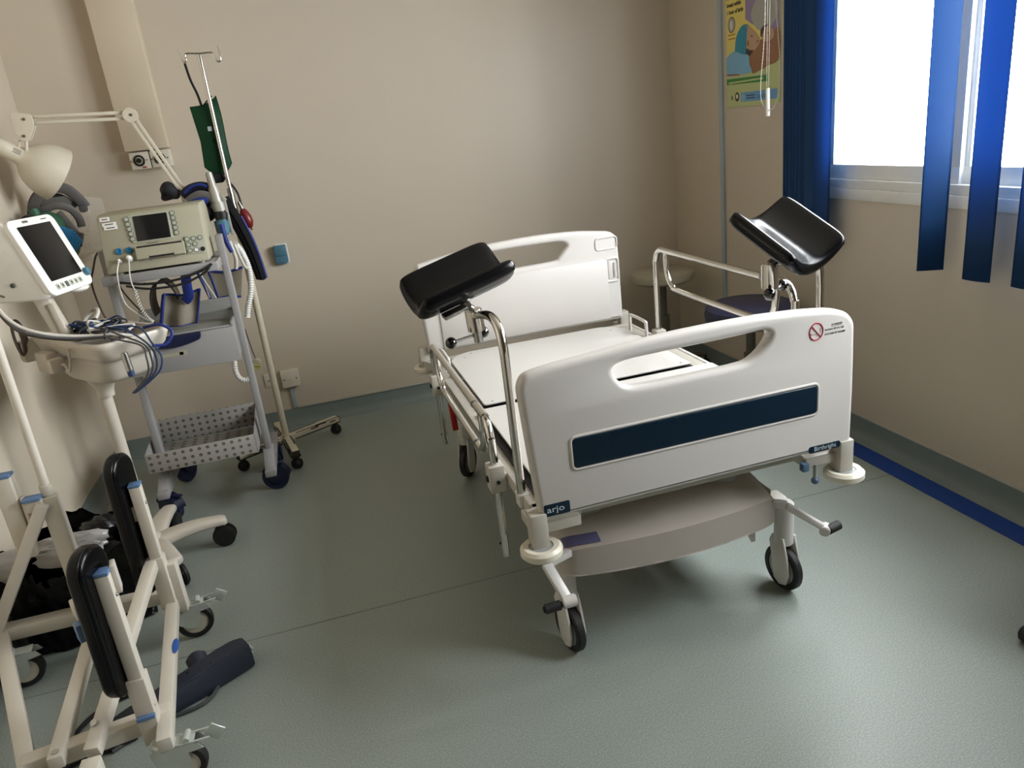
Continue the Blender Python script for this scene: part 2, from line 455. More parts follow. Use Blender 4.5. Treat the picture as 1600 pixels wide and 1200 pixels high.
# maker plate, model plate, warning sign
lp = obj('maker_plate', plate_mb(rrect(.447, .548, .517, .582, .004), [], .003, .001, XZ(YF0)), 'panel_navy', bed, label='small navy plate with white maker lettering')
lt = text_mb('arjo', .024, XZ(YF0-.0017) @ M.Translation((.4535, .559, 0)), .0003, sx=1.28)
obj('lettering', lt, 'ink_white', lp)
lp = obj('model_plate', plate_mb(rrect(1.228, .545, 1.330, .566, .007), [], .003, .001, XZ(YF0)), 'panel_navy', bed, label='slim navy plate with white model lettering')
obj('lettering', text_mb('Birthright', .0185, XZ(YF0-.0017) @ M.Translation((1.244, .5505, 0)), .0003), 'ink_white', lp)
ws = MB()
ws.tube([(1.244+.0205*math.cos(2*PI*i/40), YF0-.0004, .899+.0235*math.sin(2*PI*i/40)) for i in range(40)], .0017, n=6, k=0, closed=True)
ws.bar((1.244-.0142, YF0-.0004, .899+.0166), (1.244+.0142, YF0-.0004, .899-.0166), .003, .0016, 0)
wsn = obj('warning_sign', ws, 'ink_red', bed, label='red circle with a slash beside printed warning')
tx = text_mb('I.V. HOLDER', .0078, XZ(YF0-.0003) @ M.Translation((1.2905, .9075, 0)), .0002, sx=.8)
tx.box((1.307, YF0-.0002, .9055), (.034, .0004, .0008))
obj('warning_text', tx, 'ink_black', bed, label='upper line of black warning lettering')
tx = text_mb('DO NOT SIT AT THE', .0078, XZ(YF0-.0003) @ M.Translation((1.2705, .8955, 0)), .0002, sx=.82)
obj('warning_text', tx, 'ink_black', bed, label='middle line of black warning lettering')
tx = text_mb('FOOT END OF THE BED', .0078, XZ(YF0-.0003) @ M.Translation((1.2695, .8835, 0)), .0002, sx=.76)
obj('warning_text', tx, 'ink_black', bed, label='bottom line of black warning lettering')
tx = MB().tube([(1.227, YF0-.0004, .897), (1.229, YF0-.0004, .891), (1.234, YF0-.0004, .892), (1.243, YF0-.0004, .892), (1.246, YF0-.0004, .889)], .0005, n=5)
obj('sign_figure', tx, 'ink_black', wsn)
obj('sign_figure', MB().tube([(1.256, YF0-.0004, .893), (1.2565, YF0-.0004, .903), (1.255, YF0-.0004, .907)], .0005, n=5), 'ink_black', wsn)
# head board
head_out = [(.415, .952), (.430, .98), (.616, 1.008), (.788, 1.022), (.905, 1.026), (1.029, 1.026), (1.183, 1.018), (1.34, .996), (1.372, .972), (1.379, .9), (1.381, .575), (.429, .575), (.420, .8)]
ho = roundpoly(head_out, [.03, .02]+[.04]*5+[.02, .03, .05, .012, .012, .05])
hh = [(.905-(x-.888), z+.062) for x, z in hole][::-1]
hb = obj('head_board', plate_mb(ho, [loop2([(.668, .968), (.70, .983), (.80, .986), (.905, .987), (1.02, .986), (1.095, .983), (1.128, .966), (1.115, .945), (1.085, .915), (1.055, .899), (.9, .895), (.75, .895), (.70, .91), (.675, .945)], 4)], .046, .016, XZ(YHD)), 'bed_plastic', bed, label='head end board with a long hand slot')
p = MB().span((.50, YHD-.030, .588), (1.315, YHD-.018, .872), .006)
obj('board_panel', p, 'bed_plastic', hb)
for sx in (-1, 1):
    cx = .902+sx*.437
    g = MB().tube([(x, YHD-.025, z) for x, z in rrect(cx-.032, .765, cx+.03, .872, .012)], .005, n=8, k=0, closed=True)
    g.cyl((cx+.012, YHD-.026, .785), (cx+.012, YHD-.026, .852), .007, n=12).span((cx-.02, YHD-.026, .776), (cx+.002, YHD-.02, .862), .002)
    obj('grip_recess', g, 'bed_plastic', hb)
    obj('grip_recess', MB().tube([(x, YHD-.024, z) for x, z in rrect(cx-.075 if sx > 0 else cx-.03, .918, cx+.03 if sx > 0 else cx+.075, .972, .014)], .004, n=8, k=0, closed=True), 'bed_plastic', hb)
# deck plates
d1 = roundpoly([(.495, 2.468), (1.318, 2.468), (1.318, 3.10), (1.24, 3.175), (.57, 3.175), (.495, 3.10)], [.012, .012, .06, .06, .06, .06])
hd = obj('head_deck_plate', plate_mb(d1, [], .006, .002, XY(.570)), 'deck_plate', bed)
for x, y in ((.53, 2.49), (1.285, 2.49), (.56, 3.09), (.6, 3.14), (1.25, 3.09), (1.27, 2.8)): obj('screw', MB().cyl((x, y, .5715), (x, y, .5745), .004, n=10), 'steel', hd)
obj('seat_deck_plate', plate_mb(roundpoly([(.478, 1.735), (1.385, 1.735), (1.385, 2.435), (.478, 2.435)], .012), [], .006, .002, XY(.568)), 'deck_plate', bed)
fr = MB()
fr.span((.43, 1.70, .505), (.475, 3.23, .548), .006).span((1.335, 1.70, .505), (1.392, 3.23, .552), .006)
fr.span((.43, 3.19, .50), (1.39, 3.235, .552), .006).span((.43, 1.695, .50), (1.39, 1.73, .548), .006)
for y in (2.0, 2.45, 2.9): fr.span((.45, y-.02, .50), (1.36, y+.02, .545), .004)
obj('deck_frame', fr, 'bed_metal', bed)
obj('under_deck', MB().span((.47, 1.74, .515), (1.34, 3.2, .545), .004), 'frame_grey', bed)
obj('deck_support', MB().span((.55, 1.80, .544), (1.28, 2.40, .5655)), 'frame_grey', bed)
obj('deck_support', MB().span((.55, 2.52, .544), (1.28, 3.15, .5675)), 'frame_grey', bed)
obj('deck_gap', MB().span((.485, 2.40, .546), (1.325, 2.50, .558)), 'dark_slot', bed)  # dark strip added to give the gap between the plates its shade
obj('deck_gap', MB().span((.458, 1.74, .546), (.480, 2.44, .5570)), 'dark_slot', bed)  # same added dark strip, shading the gap along the seat plate
obj('seat_edge', MB().span((1.388, 1.73, .53), (1.404, 3.20, .556), .004), 'deck_plate', bed)
# wire retainers of the mattress
for sx, x in ((1, 1.352), (-1, .462)):
    obj('mattress_retainer', MB().tube([(x, 3.10, .55), (x, 3.10, .612), (x, 3.085, .628), (x, 2.945, .628), (x, 2.93, .612), (x, 2.93, .55)], .0075, n=10, k=4), 'bed_plastic', bed)
# corner posts and bumpers
for x, y, s, zz in ((.43, 1.655, -1, .455), (1.352, 1.655, 1, .455), (.412, 3.285, -1, .50), (1.398, 3.285, 1, .50)):
    b = MB().span((x-.022, y-.02, zz+.005), (x+.022, y+.03, .60 if y > 2 else .56), .004)
    if y < 2: b.span((x-.022*s if s < 0 else x-.12, y+.0, .492), (x+.12 if s < 0 else x+.02, y+.032, .522), .004).bar((x-s*.10, y+.02, .50), (x-s*.16, y+.09, .55), .03, .03)
    b.span((x-.02, y, .50), (x+.02, y+.09, .53), .003)
    if y > 2: b.bar((x, y, .52), (x-s*.03, y-.10, .53), .04, .04)
    po = obj('corner_post', b, 'bed_metal', bed)
    R = .056
    obj('bumper_wheel', MB().lathe([(.033, -.014), (.048, -.016), (R, -.008), (R, .006), (.048, .014), (.033, .012)], (x+s*.0, y-.008 if y < 2 else y+.005, zz), (0, 0, 1), 40, closed=True), 'bumper_cream', po)
    obj('bumper_hub', MB().cyl((x, y-.008 if y < 2 else y+.005, zz-.012), (x, y-.008 if y < 2 else y+.005, zz+.010), .034, n=32, bev=.002), 'hub_grey', po)
k = MB().cyl((1.262, 1.655, .50), (1.262, 1.655, .455), .006, n=12)
kk = obj('release_pin', k, 'hub_grey', bed)
obj('pin_knob', MB().ball((1.262, 1.655, .448), .011), 'blue_plug', kk)
obj('end_plug', MB().span((1.216, 1.645, .487), (1.236, 1.665, .512), .003), 'blue_plug', bed)
# base cover: bowed plastic shell over the foot castors
def cover(u, v):
    # u across the bed, v from front lip up and back over the top
    x = .505+u*.705; bow = math.sin(PI*u)**.8
    ends = min(1, min(u, 1-u)/.07)
    yf = 1.742-.052*bow
    if v < .42: z = .288+(v/.42)*(.088+.01*bow)+.012*(2*u-1)**2*0; y = yf+.004*(v/.42)
    else:
        t = (v-.42)/.58; y = yf+.004+t*.33; z = .376+.01*bow+.055*math.sin(t*PI/2)
        if t < .12: z -= .006*(1-t/.12)
    z -= (1-ends)**2*.03*(1 if v > .35 else 0)
    y += (1-ends)**2*.03
    return (x, y, z)
c = MB().grid(cover, 41, 34, .006)
c.span((.505, 1.80, .30), (.515, 2.05, .37), .003).span((1.20, 1.79, .30), (1.21, 2.05, .37), .003)
cv = obj('base_cover', c, 'cover_plastic', bed, sharp=60, label='bowed plastic cover over the base')
def on_cover(u0, u1, v0, v1, dz=.003):
    return MB().grid(lambda a, b: V(cover(u0+(u1-u0)*a, v0+(v1-v0)*b))+V((0, -.0015, dz)), 8, 5, .001)
obj('blue_label', on_cover(.03, .17, .44, .50), 'lilac_sticker', cv, label='lilac printed sticker')
obj('pale_label', on_cover(.87, .96, .66, .80), 'pale_sticker', cv)
obj('warning_mark', on_cover(.80, .83, .70, .76), 'ink_black', cv)
# chassis, lift columns
ch = MB().span((.56, 1.86, .24), (.61, 3.14, .29), .006).span((1.20, 1.86, .24), (1.25, 3.14, .29), .006)
ch.span((.50, 1.82, .255), (1.29, 1.88, .31), .006).span((.50, 3.08, .20), (1.29, 3.15, .26), .006)
ch.span((.70, 1.90, .20), (.73, 3.0, .24)).span((1.08, 1.90, .20), (1.11, 3.0, .24))
obj('chassis', ch, 'bed_metal', bed)
for y in (2.05, 2.85):
    l = MB().bar((.72, y, .24), (.72, y-.22, .52), .05, .04).bar((1.10, y, .24), (1.10, y-.22, .52), .05, .04).cyl((.62, y-.2, .49), (1.2, y-.2, .49), .022)
    obj('lift_arm', l, 'bed_metal', bed)
obj('cross_tube', MB().cyl((1.02, 1.83, .462), (1.09, 1.80, .462), .036, n=28, bev=.004), 'hub_grey', bed)
obj('cross_tube', MB().cyl((.60, 1.83, .455), (.66, 1.83, .455), .036, n=28, bev=.004), 'hub_grey', bed)
obj('actuator', MB().cyl((.905, 2.0, .30), (.905, 2.7, .46), .035), 'frame_grey', bed)
castor_fixed(bed, (.532, 1.80, .075), math.radians(100), stem_z=.31)
castor_fixed(bed, (1.262, 1.80, .075), math.radians(98), stem_z=.31)
castor_fixed(bed, (.515, 3.12, .075), math.radians(55))
castor_fixed(bed, (1.27, 3.12, .075), math.radians(80))
# brake pedals
bp = obj('brake_pedal', MB().bar((.452, 1.70, .375), (.478, 1.615, .305), .030, .018, .006).cyl((.46, 1.612, .303), (.500, 1.612, .303), .017, n=20, bev=.003).bar((.45, 1.70, .372), (.54, 1.75, .36), .024, .02), 'bed_plastic', bed)
obj('pedal_grip', MB().cyl((.46, 1.611, .300), (.408, 1.612, .297), .0135, n=20, bev=.005), 'black_rubber', bp)
bp = obj('brake_pedal', MB().bar((1.208, 1.715, .352), (1.315, 1.68, .268), .026, .020, .006).cyl((1.305, 1.662, .262), (1.328, 1.69, .264), .016, n=20, bev=.003).bar((1.215, 1.72, .35), (1.16, 1.78, .345), .024, .02), 'bed_plastic', bed)
obj('pedal_grip', MB().cyl((1.318, 1.668, .262), (1.368, 1.676, .266), .0145, n=20, bev=.005), 'black_rubber', bp)
obj('castor_bracket', MB().prism([(1.09, 1.76, .295), (1.135, 1.76, .295), (1.135, 1.76, .225), (1.122, 1.76, .225)], (0, .004, 0)), 'bed_metal', bed)
# side rails: chrome hoop with a lower bar, sliding in two clamps
def side_rail(x, top, y0, y1, zb, s):
    r = .0125; t = top
    hoop = [(x, y0, zb), (x, y0, t-.09), (x, y0+.004, t-.05), (x, y0+.022, t-.016), (x, y0+.058, t), (x, y0+.12, t+.001), (x, y1-.12, t+.001), (x, y1-.058, t), (x, y1-.022, t-.016), (x, y1-.004, t-.05), (x, y1, t-.09), (x, y1, zb)]
    h = MB().tube(hoop, r, n=14, k=5)
    xl = x
    low = [(xl, y1-.10, t), (xl, y1-.10, t-.06), (xl, y1-.115, t-.112), (xl, y1-.155, t-.142), (xl, y1-.21, t-.15), (xl, y0+.21, t-.15), (xl, y0+.155, t-.142), (xl, y0+.115, t-.112), (xl, y0+.10, t-.06), (xl, y0+.10, t)]
    h.tube(low, r*.95, n=14, k=5)
    ro = obj('side_rail', h, 'chrome', bed)
    obj('rail_sleeve', MB().cyl((x, y0+.17, t+.001), (x, y0+.175, t+.001), .0145), 'steel', ro)
    obj('rail_sleeve', MB().cyl((xl, y0+.22, t-.15), (xl, y0+.225, t-.15), .014), 'steel', ro)
    obj('rail_stud', MB().ball((x-.012, y1-.001, t-.15), .006, n=10), 'steel', ro)
    for y in (y0, y1): obj('pin_hole', MB().ball((x-.0118, y, zb+.045), .0045, n=8), 'dark_slot', ro)
    for y in (y0, y1):
        cl = MB().span((x-.024, y-.026, .49), (x+.024, y+.026, .575 if s < 0 else .585), .005)
        cl.span((min(x, x-s*.05), y-.02, .50), (max(x, x-s*.05), y+.02, .545), .003)
        co = obj('rail_clamp', cl, 'bed_metal', bed)
        obj('clamp_knob', MB().cyl((x+s*.02, y-.0, .53), (x+s*.030, y, .53), .011, n=16, bev=.003).cyl((x, y-.025, .525), (x, y-.03, .525), .006, n=12), 'black_plastic', co)
side_rail(.400, .705, 1.965, 2.925, .265, -1)
side_rail(1.412, .943, 1.965, 2.93, .46, 1)
obj('release_lever', MB().bar((.425, 2.80, .50), (.425, 2.765, .378), .024, .012, .004), 'red_plastic', bed, label='red lever below the left rail')

# ------------------------------------------------------------------ leg supports clamped to the bed
def pad_mb(ctr, a, c, depth=.075, T=.056):
    """padded calf trough: a = axis, c = chord, both full length"""
    ctr, a, c = V(ctr), V(a), V(c); n = c.cross(a); n.normalize()
    if n.z < 0: n = -n
    def prof(t):
        q = abs(t); h = depth*(q**1.9)
        if q > .78: h -= .030*((q-.78)/.22)**2
        return h
    nu, nv = 44, 26; b = bmesh.new(); top = []; bot = []
    for i in range(nu+1):
        t = -1+2*i/nu; tt = math.sin(t*PI/2)*.35+t*.65; rt = []; rb = []
        for j in range(nv+1):
            s = -1+2*j/nv; ss = math.sin(s*PI/2)*.4+s*.6
            sc_ = 1-.10*abs(tt)**6; ct = 1-.05*abs(ss)**6
            e = (1-min(1, abs(t))**5)**.5*(1-min(1, abs(s))**7)**.5
            base = ctr+a*(ss*.5*sc_)+c*(tt*.5*ct)+n*(prof(tt)-depth*.4)
            rt.append(b.verts.new(base+n*T*.5*e)); rb.append(b.verts.new(base-n*T*.5*e-n*.0005))
        top.append(rt); bot.append(rb)
    for i in range(nu):
        for j in range(nv):
            b.faces.new((top[i][j], top[i+1][j], top[i+1][j+1], top[i][j+1])); b.faces.new((bot[i][j], bot[i][j+1], bot[i+1][j+1], bot[i+1][j]))
    for i in range(nu):
        b.faces.new((top[i][0], bot[i][0], bot[i+1][0], top[i+1][0])); b.faces.new((top[i][nv], top[i+1][nv], bot[i+1][nv], bot[i][nv]))
    for j in range(nv):
        b.faces.new((top[0][j], top[0][j+1], bot[0][j+1], bot[0][j])); b.faces.new((top[nu][j], bot[nu][j], bot[nu][j+1], top[nu][j+1]))
    bmesh.ops.remove_doubles(b, verts=b.verts, dist=.0006)
    bmesh.ops.recalc_face_normals(b, faces=b.faces[:])
    m = MB(); m.merge(b)
    m.info = (ctr, a, c, n, depth, T, prof)
    return m
def leg_support(label, post, ctr, a, c, sock0, sock1, neck, balls, plate_s):
    ls = thing('leg_support', label, 'leg support', post[0], 'padded leg supports of the bed')
    obj('support_post', MB().tube(post, .0125, n=16, k=6), 'chrome', ls)
    s = MB().cyl(sock0, sock1, .026, n=32, bev=.003)
    so = obj('clamp_socket', s, 'chrome', ls)
    d = (V(sock0)-V(sock1)).normalized()
    st = V(sock0)+d*.035
    h = MB().cyl(V(sock0), st, .014, n=18, bev=.002).cyl(balls[0], balls[1], .005, n=12)
    hs = obj('clamp_handle', h, 'steel', ls)
    for q in balls: obj('ball_knob', MB().ball(q, .0175, n=24), 'black_ball', hs)
    pm = pad_mb(ctr, a, c); ctr, a, c, n, depth, T, prof = pm.info
    po = obj('leg_pad', pm, 'black_vinyl', ls, sharp=70)
    for t in ((.80,) if plate_s[0] > .03 else (-.97,)):
        obj('piping', MB().tube([ctr+a*(s*.45)+c*(t*.5*(1-.05*abs(s)**6))+n*(prof(t)-depth*.4+T*.5*(1-t**5*(1 if t > 0 else -1))**.5*(1-abs(s*.9)**7)**.5) for s in (-.98, -.6, -.2, .2, .6, .98)], .0011, n=6, k=4), 'cable_grey', po)
    under = ctr+c*plate_s[2]-n*(depth*.4+T*.5+.006-plate_s[2]*.05)
    pl = MB().bar(under+a*plate_s[0], under+a*plate_s[1], .03, .012, .002, up=n)
    pl.cyl(V(sock1), V(neck), .011, n=16).ball(neck, .017, n=16).cyl(V(neck), under+a*plate_s[0]*.8, .012, n=16)
    obj('pad_bracket', pl, 'steel', po)
    cl = MB().span((min(post[0][0]-.014, 1.36 if post[0][0] > 1 else 9), post[0][1]-.02, post[0][2]-.035), (max(post[0][0]+.014, .47 if post[0][0] < 1 else 0), post[0][1]+.02, post[0][2]+.005), .004)
    obj('bed_clamp', cl, 'bed_plastic', ls)
leg_support('black padded leg support on bent chrome post, beside the lowered side rail', [(.432, 1.80, .545), (.431, 1.80, .88), (.430, 1.803, .97), (.428, 1.825, 1.018), (.424, 1.88, 1.035), (.420, 1.97, 1.022), (.424, 2.07, 1.0)],
            (.393, 2.10, 1.097), (-.296, -.045, -.072), (.042, -.20, -.045), (.428, 2.10, .945), (.424, 2.10, 1.012), (.405, 2.10, 1.025),
            ((.345, 2.09, .925), (.448, 2.11, .935)), (.06, .30, .28))
leg_support('black padded leg support tilted open towards the window, beside the raised side rail', [(1.517, 1.985, .48), (1.517, 1.985, .86), (1.516, 1.985, .93), (1.510, 1.985, .985), (1.485, 1.984, 1.020), (1.44, 1.98, 1.032), (1.37, 1.965, 1.030), (1.305, 1.94, 1.0)],
            (1.348, 1.93, 1.106), (.052, -.240, -.125), (.238, .052, .022), (1.306, 1.94, .955), (1.306, 1.94, 1.030), (1.325, 1.94, 1.045),
            ((1.277, 1.90, .950), (1.369, 1.97, .950)), (.0, .22, 0))

# ------------------------------------------------------------------ equipment trolley in the corner
tr = thing('equipment_trolley', 'grey metal equipment trolley with a shallow drawer and punched lower tray', 'trolley', (-.59, 3.48, 0))
for x in (-.355, -.812):
    obj('post', MB().box((x, 3.43, .68), (.028, .05, 1.06), None, .004), 'trolley_grey', tr)
    b = MB().span((x-.026, 3.27, .135), (x+.022, 3.78, .168), .005)
    b.prism([(x-.026, 3.30, .165), (x-.026, 3.46, .165), (x-.026, 3.45, .23), (x-.026, 3.42, .23)], (.048, 0, 0), .003)
    obj('foot_rail', b, 'trolley_grey', tr)
s = MB().span((-.80, 3.24, 1.098), (-.365, 3.66, 1.118), .006).span((-.80, 3.238, 1.085), (-.365, 3.25, 1.122), .004)
for x in (-.798, -.37): s.span((x-.004, 3.25, 1.085), (x+.004, 3.66, 1.12), .002)
obj('top_shelf', s, 'trolley_grey', tr)
c = MB().span((-.795, 3.30, .705), (-.372, 3.70, .715)).span((-.80, 3.30, .70), (-.788, 3.70, .86), .003).span((-.380, 3.30, .70), (-.368, 3.70, .86), .003)
c.span((-.80, 3.69, .70), (-.37, 3.70, .90), .003).span((-.795, 3.325, .833), (-.372, 3.695, .841), .002)
cs = obj('drawer_case', c, 'trolley_shelf', tr)
d = MB().span((-.802, 3.288, .690), (-.366, 3.304, .838), .004).span((-.79, 3.302, .838), (-.38, 3.310, .846), .002)
dr = obj('drawer', d, 'trolley_grey', tr)
hp = roundpoly([(-.715, .842), (-.498, .842), (-.502, .812), (-.56, .796), (-.62, .790), (-.68, .797), (-.711, .818)], [.004, .004, .02, .05, .05, .05, .02])
obj('drawer_handle', plate_mb(hp, [], .018, .005, XZ(3.283)), 'navy_plastic', dr)
obj('glue_mark', MB().span((-.68, 3.2874, .755), (-.585, 3.2882, .768)).span((-.60, 3.2874, .752), (-.57, 3.2882, .775)), 'device_cream', dr)
# lower tray with punched walls
t0 = MB().span((-.845, 3.292, .258), (-.392, 3.297, .345), .001)
ty = obj('lower_tray', t0, 'punched_front', tr)
obj('tray_back', MB().span((-.835, 3.64, .27), (-.385, 3.645, .385), .001), 'punched_front', ty)
sd1 = MB().prism([(-.845, 3.292, .258), (-.845, 3.645, .262), (-.835, 3.645, .385), (-.845, 3.60, .372), (-.845, 3.292, .345)], (.006, 0, 0))
sd = MB().prism([(-.392, 3.292, .258), (-.388, 3.645, .262), (-.388, 3.645, .385), (-.392, 3.60, .372), (-.392, 3.292, .345)], (.006, 0, 0))
sd1.cyl((-.846, 3.36, .335), (-.838, 3.36, .335), .005, n=10).cyl((-.846, 3.42, .335), (-.838, 3.42, .335), .005, n=10)
obj('tray_side', sd, 'trolley_grey', ty); obj('tray_side', sd1, 'trolley_grey', ty)
obj('tray_floor', MB().span((-.842, 3.295, .258), (-.388, 3.645, .264), .001), 'punched_floor', ty)
def swivel_castor(root, top, c, R, m_fork, m_tyre, m_hub, ang, w=.026, brake=None, hood=True):
    top, c = V(top), V(c); d = V((math.cos(ang), math.sin(ang), 0)); a = V((-d.y, d.x, 0))
    f = MB().cyl((top.x, top.y, top.z-.014), top, .016, n=20, bev=.003)
    if hood:
        f.grid(lambda u, v: c+a*((v-.5)*(w+.014))+(d*math.cos(PI*(.02+u*.78))+V((0, 0, 1))*math.sin(PI*(.02+u*.78)))*(R+.006), 16, 4, .004)
        for s in (-1, 1):
            f.prism([c+a*s*(w/2+.004)+(d*math.cos(PI*(.02+.78*i/10))+V((0, 0, 1))*math.sin(PI*(.02+.78*i/10)))*(R+.004) for i in range(11)]+[c+a*s*(w/2+.004)-d*.012-V((0, 0, .012)), c+a*s*(w/2+.004)+d*.012-V((0, 0, .012))], a*s*.004)
    f.bar(c+V((0, 0, R*.9)), (top.x, top.y, top.z-.008), .03, .022, .004)
    fk = obj('castor', f, m_fork, root)
    t = MB().lathe([(R*.62, -w/2), (R-.004, -w/2), (R, -w/2+.004), (R, w/2-.004), (R-.004, w/2), (R*.62, w/2)], c, a, 36, closed=True)
    obj('tyre', t, m_tyre, fk)
    obj('wheel_hub', MB().lathe([(0, -w/2-.001), (R*.64, -w/2+.004), (R*.64, w/2-.004), (0, w/2+.001)], c, a, 28), m_hub, fk)
    if brake: obj('brake_lever', MB().bar(c+V((0, 0, R))+d*.01, c+V((0, 0, R*.9))+V(brake), .026, .008, .003), m_fork, fk)
    return fk
swivel_castor(tr, (-.352, 3.385, .137), (-.355, 3.45, .0625), .0625, 'navy_plastic', 'navy_plastic', 'navy_plastic', math.radians(-12), .034, (.045, -.01, .012))
swivel_castor(tr, (-.812, 3.30, .137), (-.812, 3.345, .0625), .0625, 'navy_plastic', 'navy_plastic', 'navy_plastic', math.radians(-40), .034, (.06, -.03, .0))
swivel_castor(tr, (-.352, 3.74, .137), (-.350, 3.68, .0625), .0625, 'navy_plastic', 'navy_plastic', 'navy_plastic', math.radians(92), .034)
swivel_castor(tr, (-.812, 3.74, .137), (-.80, 3.78, .0625), .0625, 'navy_plastic', 'navy_plastic', 'navy_plastic', math.radians(60), .034)

# ------------------------------------------------------------------ fetal monitor on the trolley
fm = thing('fetal_monitor', 'cream fetal heart monitor with dark screen and round keys, on the trolley top shelf', 'monitor', (-.58, 3.43, 1.12))
body = MB().prism([(-.778, 3.262, 1.127), (-.778, 3.268, 1.155), (-.778, 3.335, 1.345), (-.778, 3.36, 1.352), (-.778, 3.56, 1.352), (-.778, 3.60, 1.32), (-.778, 3.60, 1.127)], (.385, 0, 0), .006)
for x in (-.74, -.43):
    for y in (3.30, 3.55): body.cyl((x, y, 1.118), (x, y, 1.13), .014, n=14)
fmb = obj('casing', body, 'device_cream', fm)
F0 = V((-.778, 3.2645, 1.155)); FU = V((.385, 0, 0)); FV = V((0, .067, .190)); FN = V((0, -.190, .067)).normalized()
FM = M((FU.normalized(), FV.normalized(), FN)).transposed().to_4x4(); FM.translation = F0
W_, H_ = .385, FV.length
def fp(u, v): return (u*W_, (1-v)*H_)
def fplate(u0, v0, u1, v1, r, dep, m, name, parent, z=0.):
    a = fp(u0, v1); b = fp(u1, v0)
    return obj(name, plate_mb(rrect(a[0], a[1], b[0], b[1], r), [], dep, min(.001, dep*.3), FM @ M.Translation((0, 0, z+dep/2-.001))), m, parent)
fplate(.300, .05, .70, .60, .004, .002, 'button_face', 'screen_bezel', fm)
fplate(.345, .075, .675, .575, .002, .004, 'screen_black', 'screen', fm)
fplate(.32, .69, .79, .955, .006, .024, 'device_cream', 'printer_drawer', fm)
fplate(.335, .700, .775, .735, .002, .0245, 'dark_slot', 'paper_slot', fm)
fplate(.44, .925, .68, .952, .003, .0245, 'dark_slot', 'drawer_grip', fm)
fplate(.80, .60, .985, .97, .004, .0018, 'button_face', 'key_panel', fm)
tmk = text_mb('', .01, FM)
tmk.box(FM @ V(fp(.49, .635)+(.0005,)), (.045, .001, .004), FM.to_3x3())
obj('model_mark', tmk, 'button_grey', fm)
def key(u, v, m='button_face', r=.0085):
    p = fp(u, v); c = FM @ V((p[0], p[1], .001))
    k = obj('key', MB().tube([c+FM.to_3x3() @ V((r*math.cos(2*PI*i/24), r*math.sin(2*PI*i/24), .001)) for i in range(24)], .0014, n=6, k=0, closed=True), 'button_grey', fm)
    obj('key_cap', MB().cyl(c-FN*.001, c+FN*.0018, r, n=24, bev=.0006), m, k)
for i in range(5):
    key(.283+.006*i, .115+.10*i); key(.728+.002*i, .105+.10*i)
for u, v in ((.822, .665), (.887, .665), (.952, .665), (.826, .78), (.892, .78), (.832, .90), (.895, .90)): key(u, v, 'white_plastic' if (u, v) == (.895, .90) else 'button_face')
key(.957, .90, 'black_plastic')
for u, v in ((.155, .72), (.255, .725)):
    p = fp(u, v); c = FM @ V((p[0], p[1], 0))
    k = obj('probe_socket', MB().lathe([(0, 0), (.013, 0), (.013, .004), (.009, .006), (.007, .003), (0, .003)], c, FN, 24), 'socket_blue', fm)
for u, v, r in ((.15, .92, .008), (.245, .895, .0135)):
    p = fp(u, v); c = FM @ V((p[0], p[1], 0))
    obj('lead_plug', MB().cyl(c, c+FN*.022, r, r*.8, n=20, bev=.003).ball(c+FN*.024, r*.75), 'white_plastic', fm)
for u0, v0, u1, v1 in ((.03, .02, .125, .10), (.045, .13, .18, .20), (.055, .20, .185, .275)):
    st = fplate(u0, v0, u1, v1, .001, .0014, 'white_plastic', 'sticker', fm)
    q = fp((u0+u1)/2, (v0+v1)/2)
    obj('print', MB().box(FM @ V((q[0], q[1], .0006)), ((u1-u0)*W_*.6, .0035, .0008), FM.to_3x3()), 'ink_black', st)

# cables on the trolley
def cable(name, label, pts, r, m, cat='cable', group=None, k=8, n=8):
    o = obj(name, MB().tube(pts, r, n=n, k=k), m); return tag(o, label, cat, group)
def helix(pts, R, r, turns, n=6, per=10):
    P = smoothpath(pts, 12); L = len(P)-1; out = []
    for i in range(turns*per+1):
        t = i/(turns*per)*L; a = int(min(t, L-1)); q = P[a].lerp(P[a+1], t-a); d = (P[a+1]-P[a]).normalized(); F = frame_of(d, (0, 1, 0))
        th = 2*PI*i/per; out.append(q+F @ V((R*math.cos(th), R*math.sin(th), 0)))
    return out
pp = [(-.683, 3.245, 1.178), (-.688, 3.21, 1.12), (-.688, 3.205, 1.085), (-.684, 3.205, 1.06)]
co_ = MB().tube(pp, .0028, n=8, k=6)
co_.tube(helix([(-.684, 3.205, 1.06), (-.682, 3.205, 1.0), (-.668, 3.205, .95), (-.652, 3.21, .925)], .006, .0018, 16), .0021, n=6, k=0)
tag(obj('coiled_lead', co_, 'cable_white'), 'white coiled probe lead plugged into the cream fetal monitor', 'cable')
cable('probe_lead', 'thin white lead hanging from the left plug of the fetal monitor', [(-.722, 3.245, 1.172), (-.735, 3.22, 1.12), (-.735, 3.215, 1.02), (-.70, 3.215, .965), (-.668, 3.22, .93)], .0028, 'cable_white')
cable('power_cable', 'brown cable looping down left of the trolley drawer', [(-.785, 3.58, 1.16), (-.84, 3.50, 1.20), (-.862, 3.42, 1.14), (-.868, 3.36, 1.08), (-.855, 3.35, .965), (-.828, 3.35, .875), (-.835, 3.40, .78)], .004, 'cable_brown')
cable('power_cable', 'brown cable slanting down across the wall to the trolley drawer', [(-.80, 3.60, 1.13), (-.815, 3.56, 1.05), (-.77, 3.50, .97), (-.70, 3.42, .90), (-.66, 3.38, .855)], .0035, 'cable_brown')
cable('belt_cord', 'upper black cord sagging below the trolley top shelf', [(-.735, 3.228, 1.095), (-.64, 3.224, 1.075), (-.52, 3.224, 1.075), (-.42, 3.226, 1.098), (-.385, 3.232, 1.115)], .005, 'cable_black')
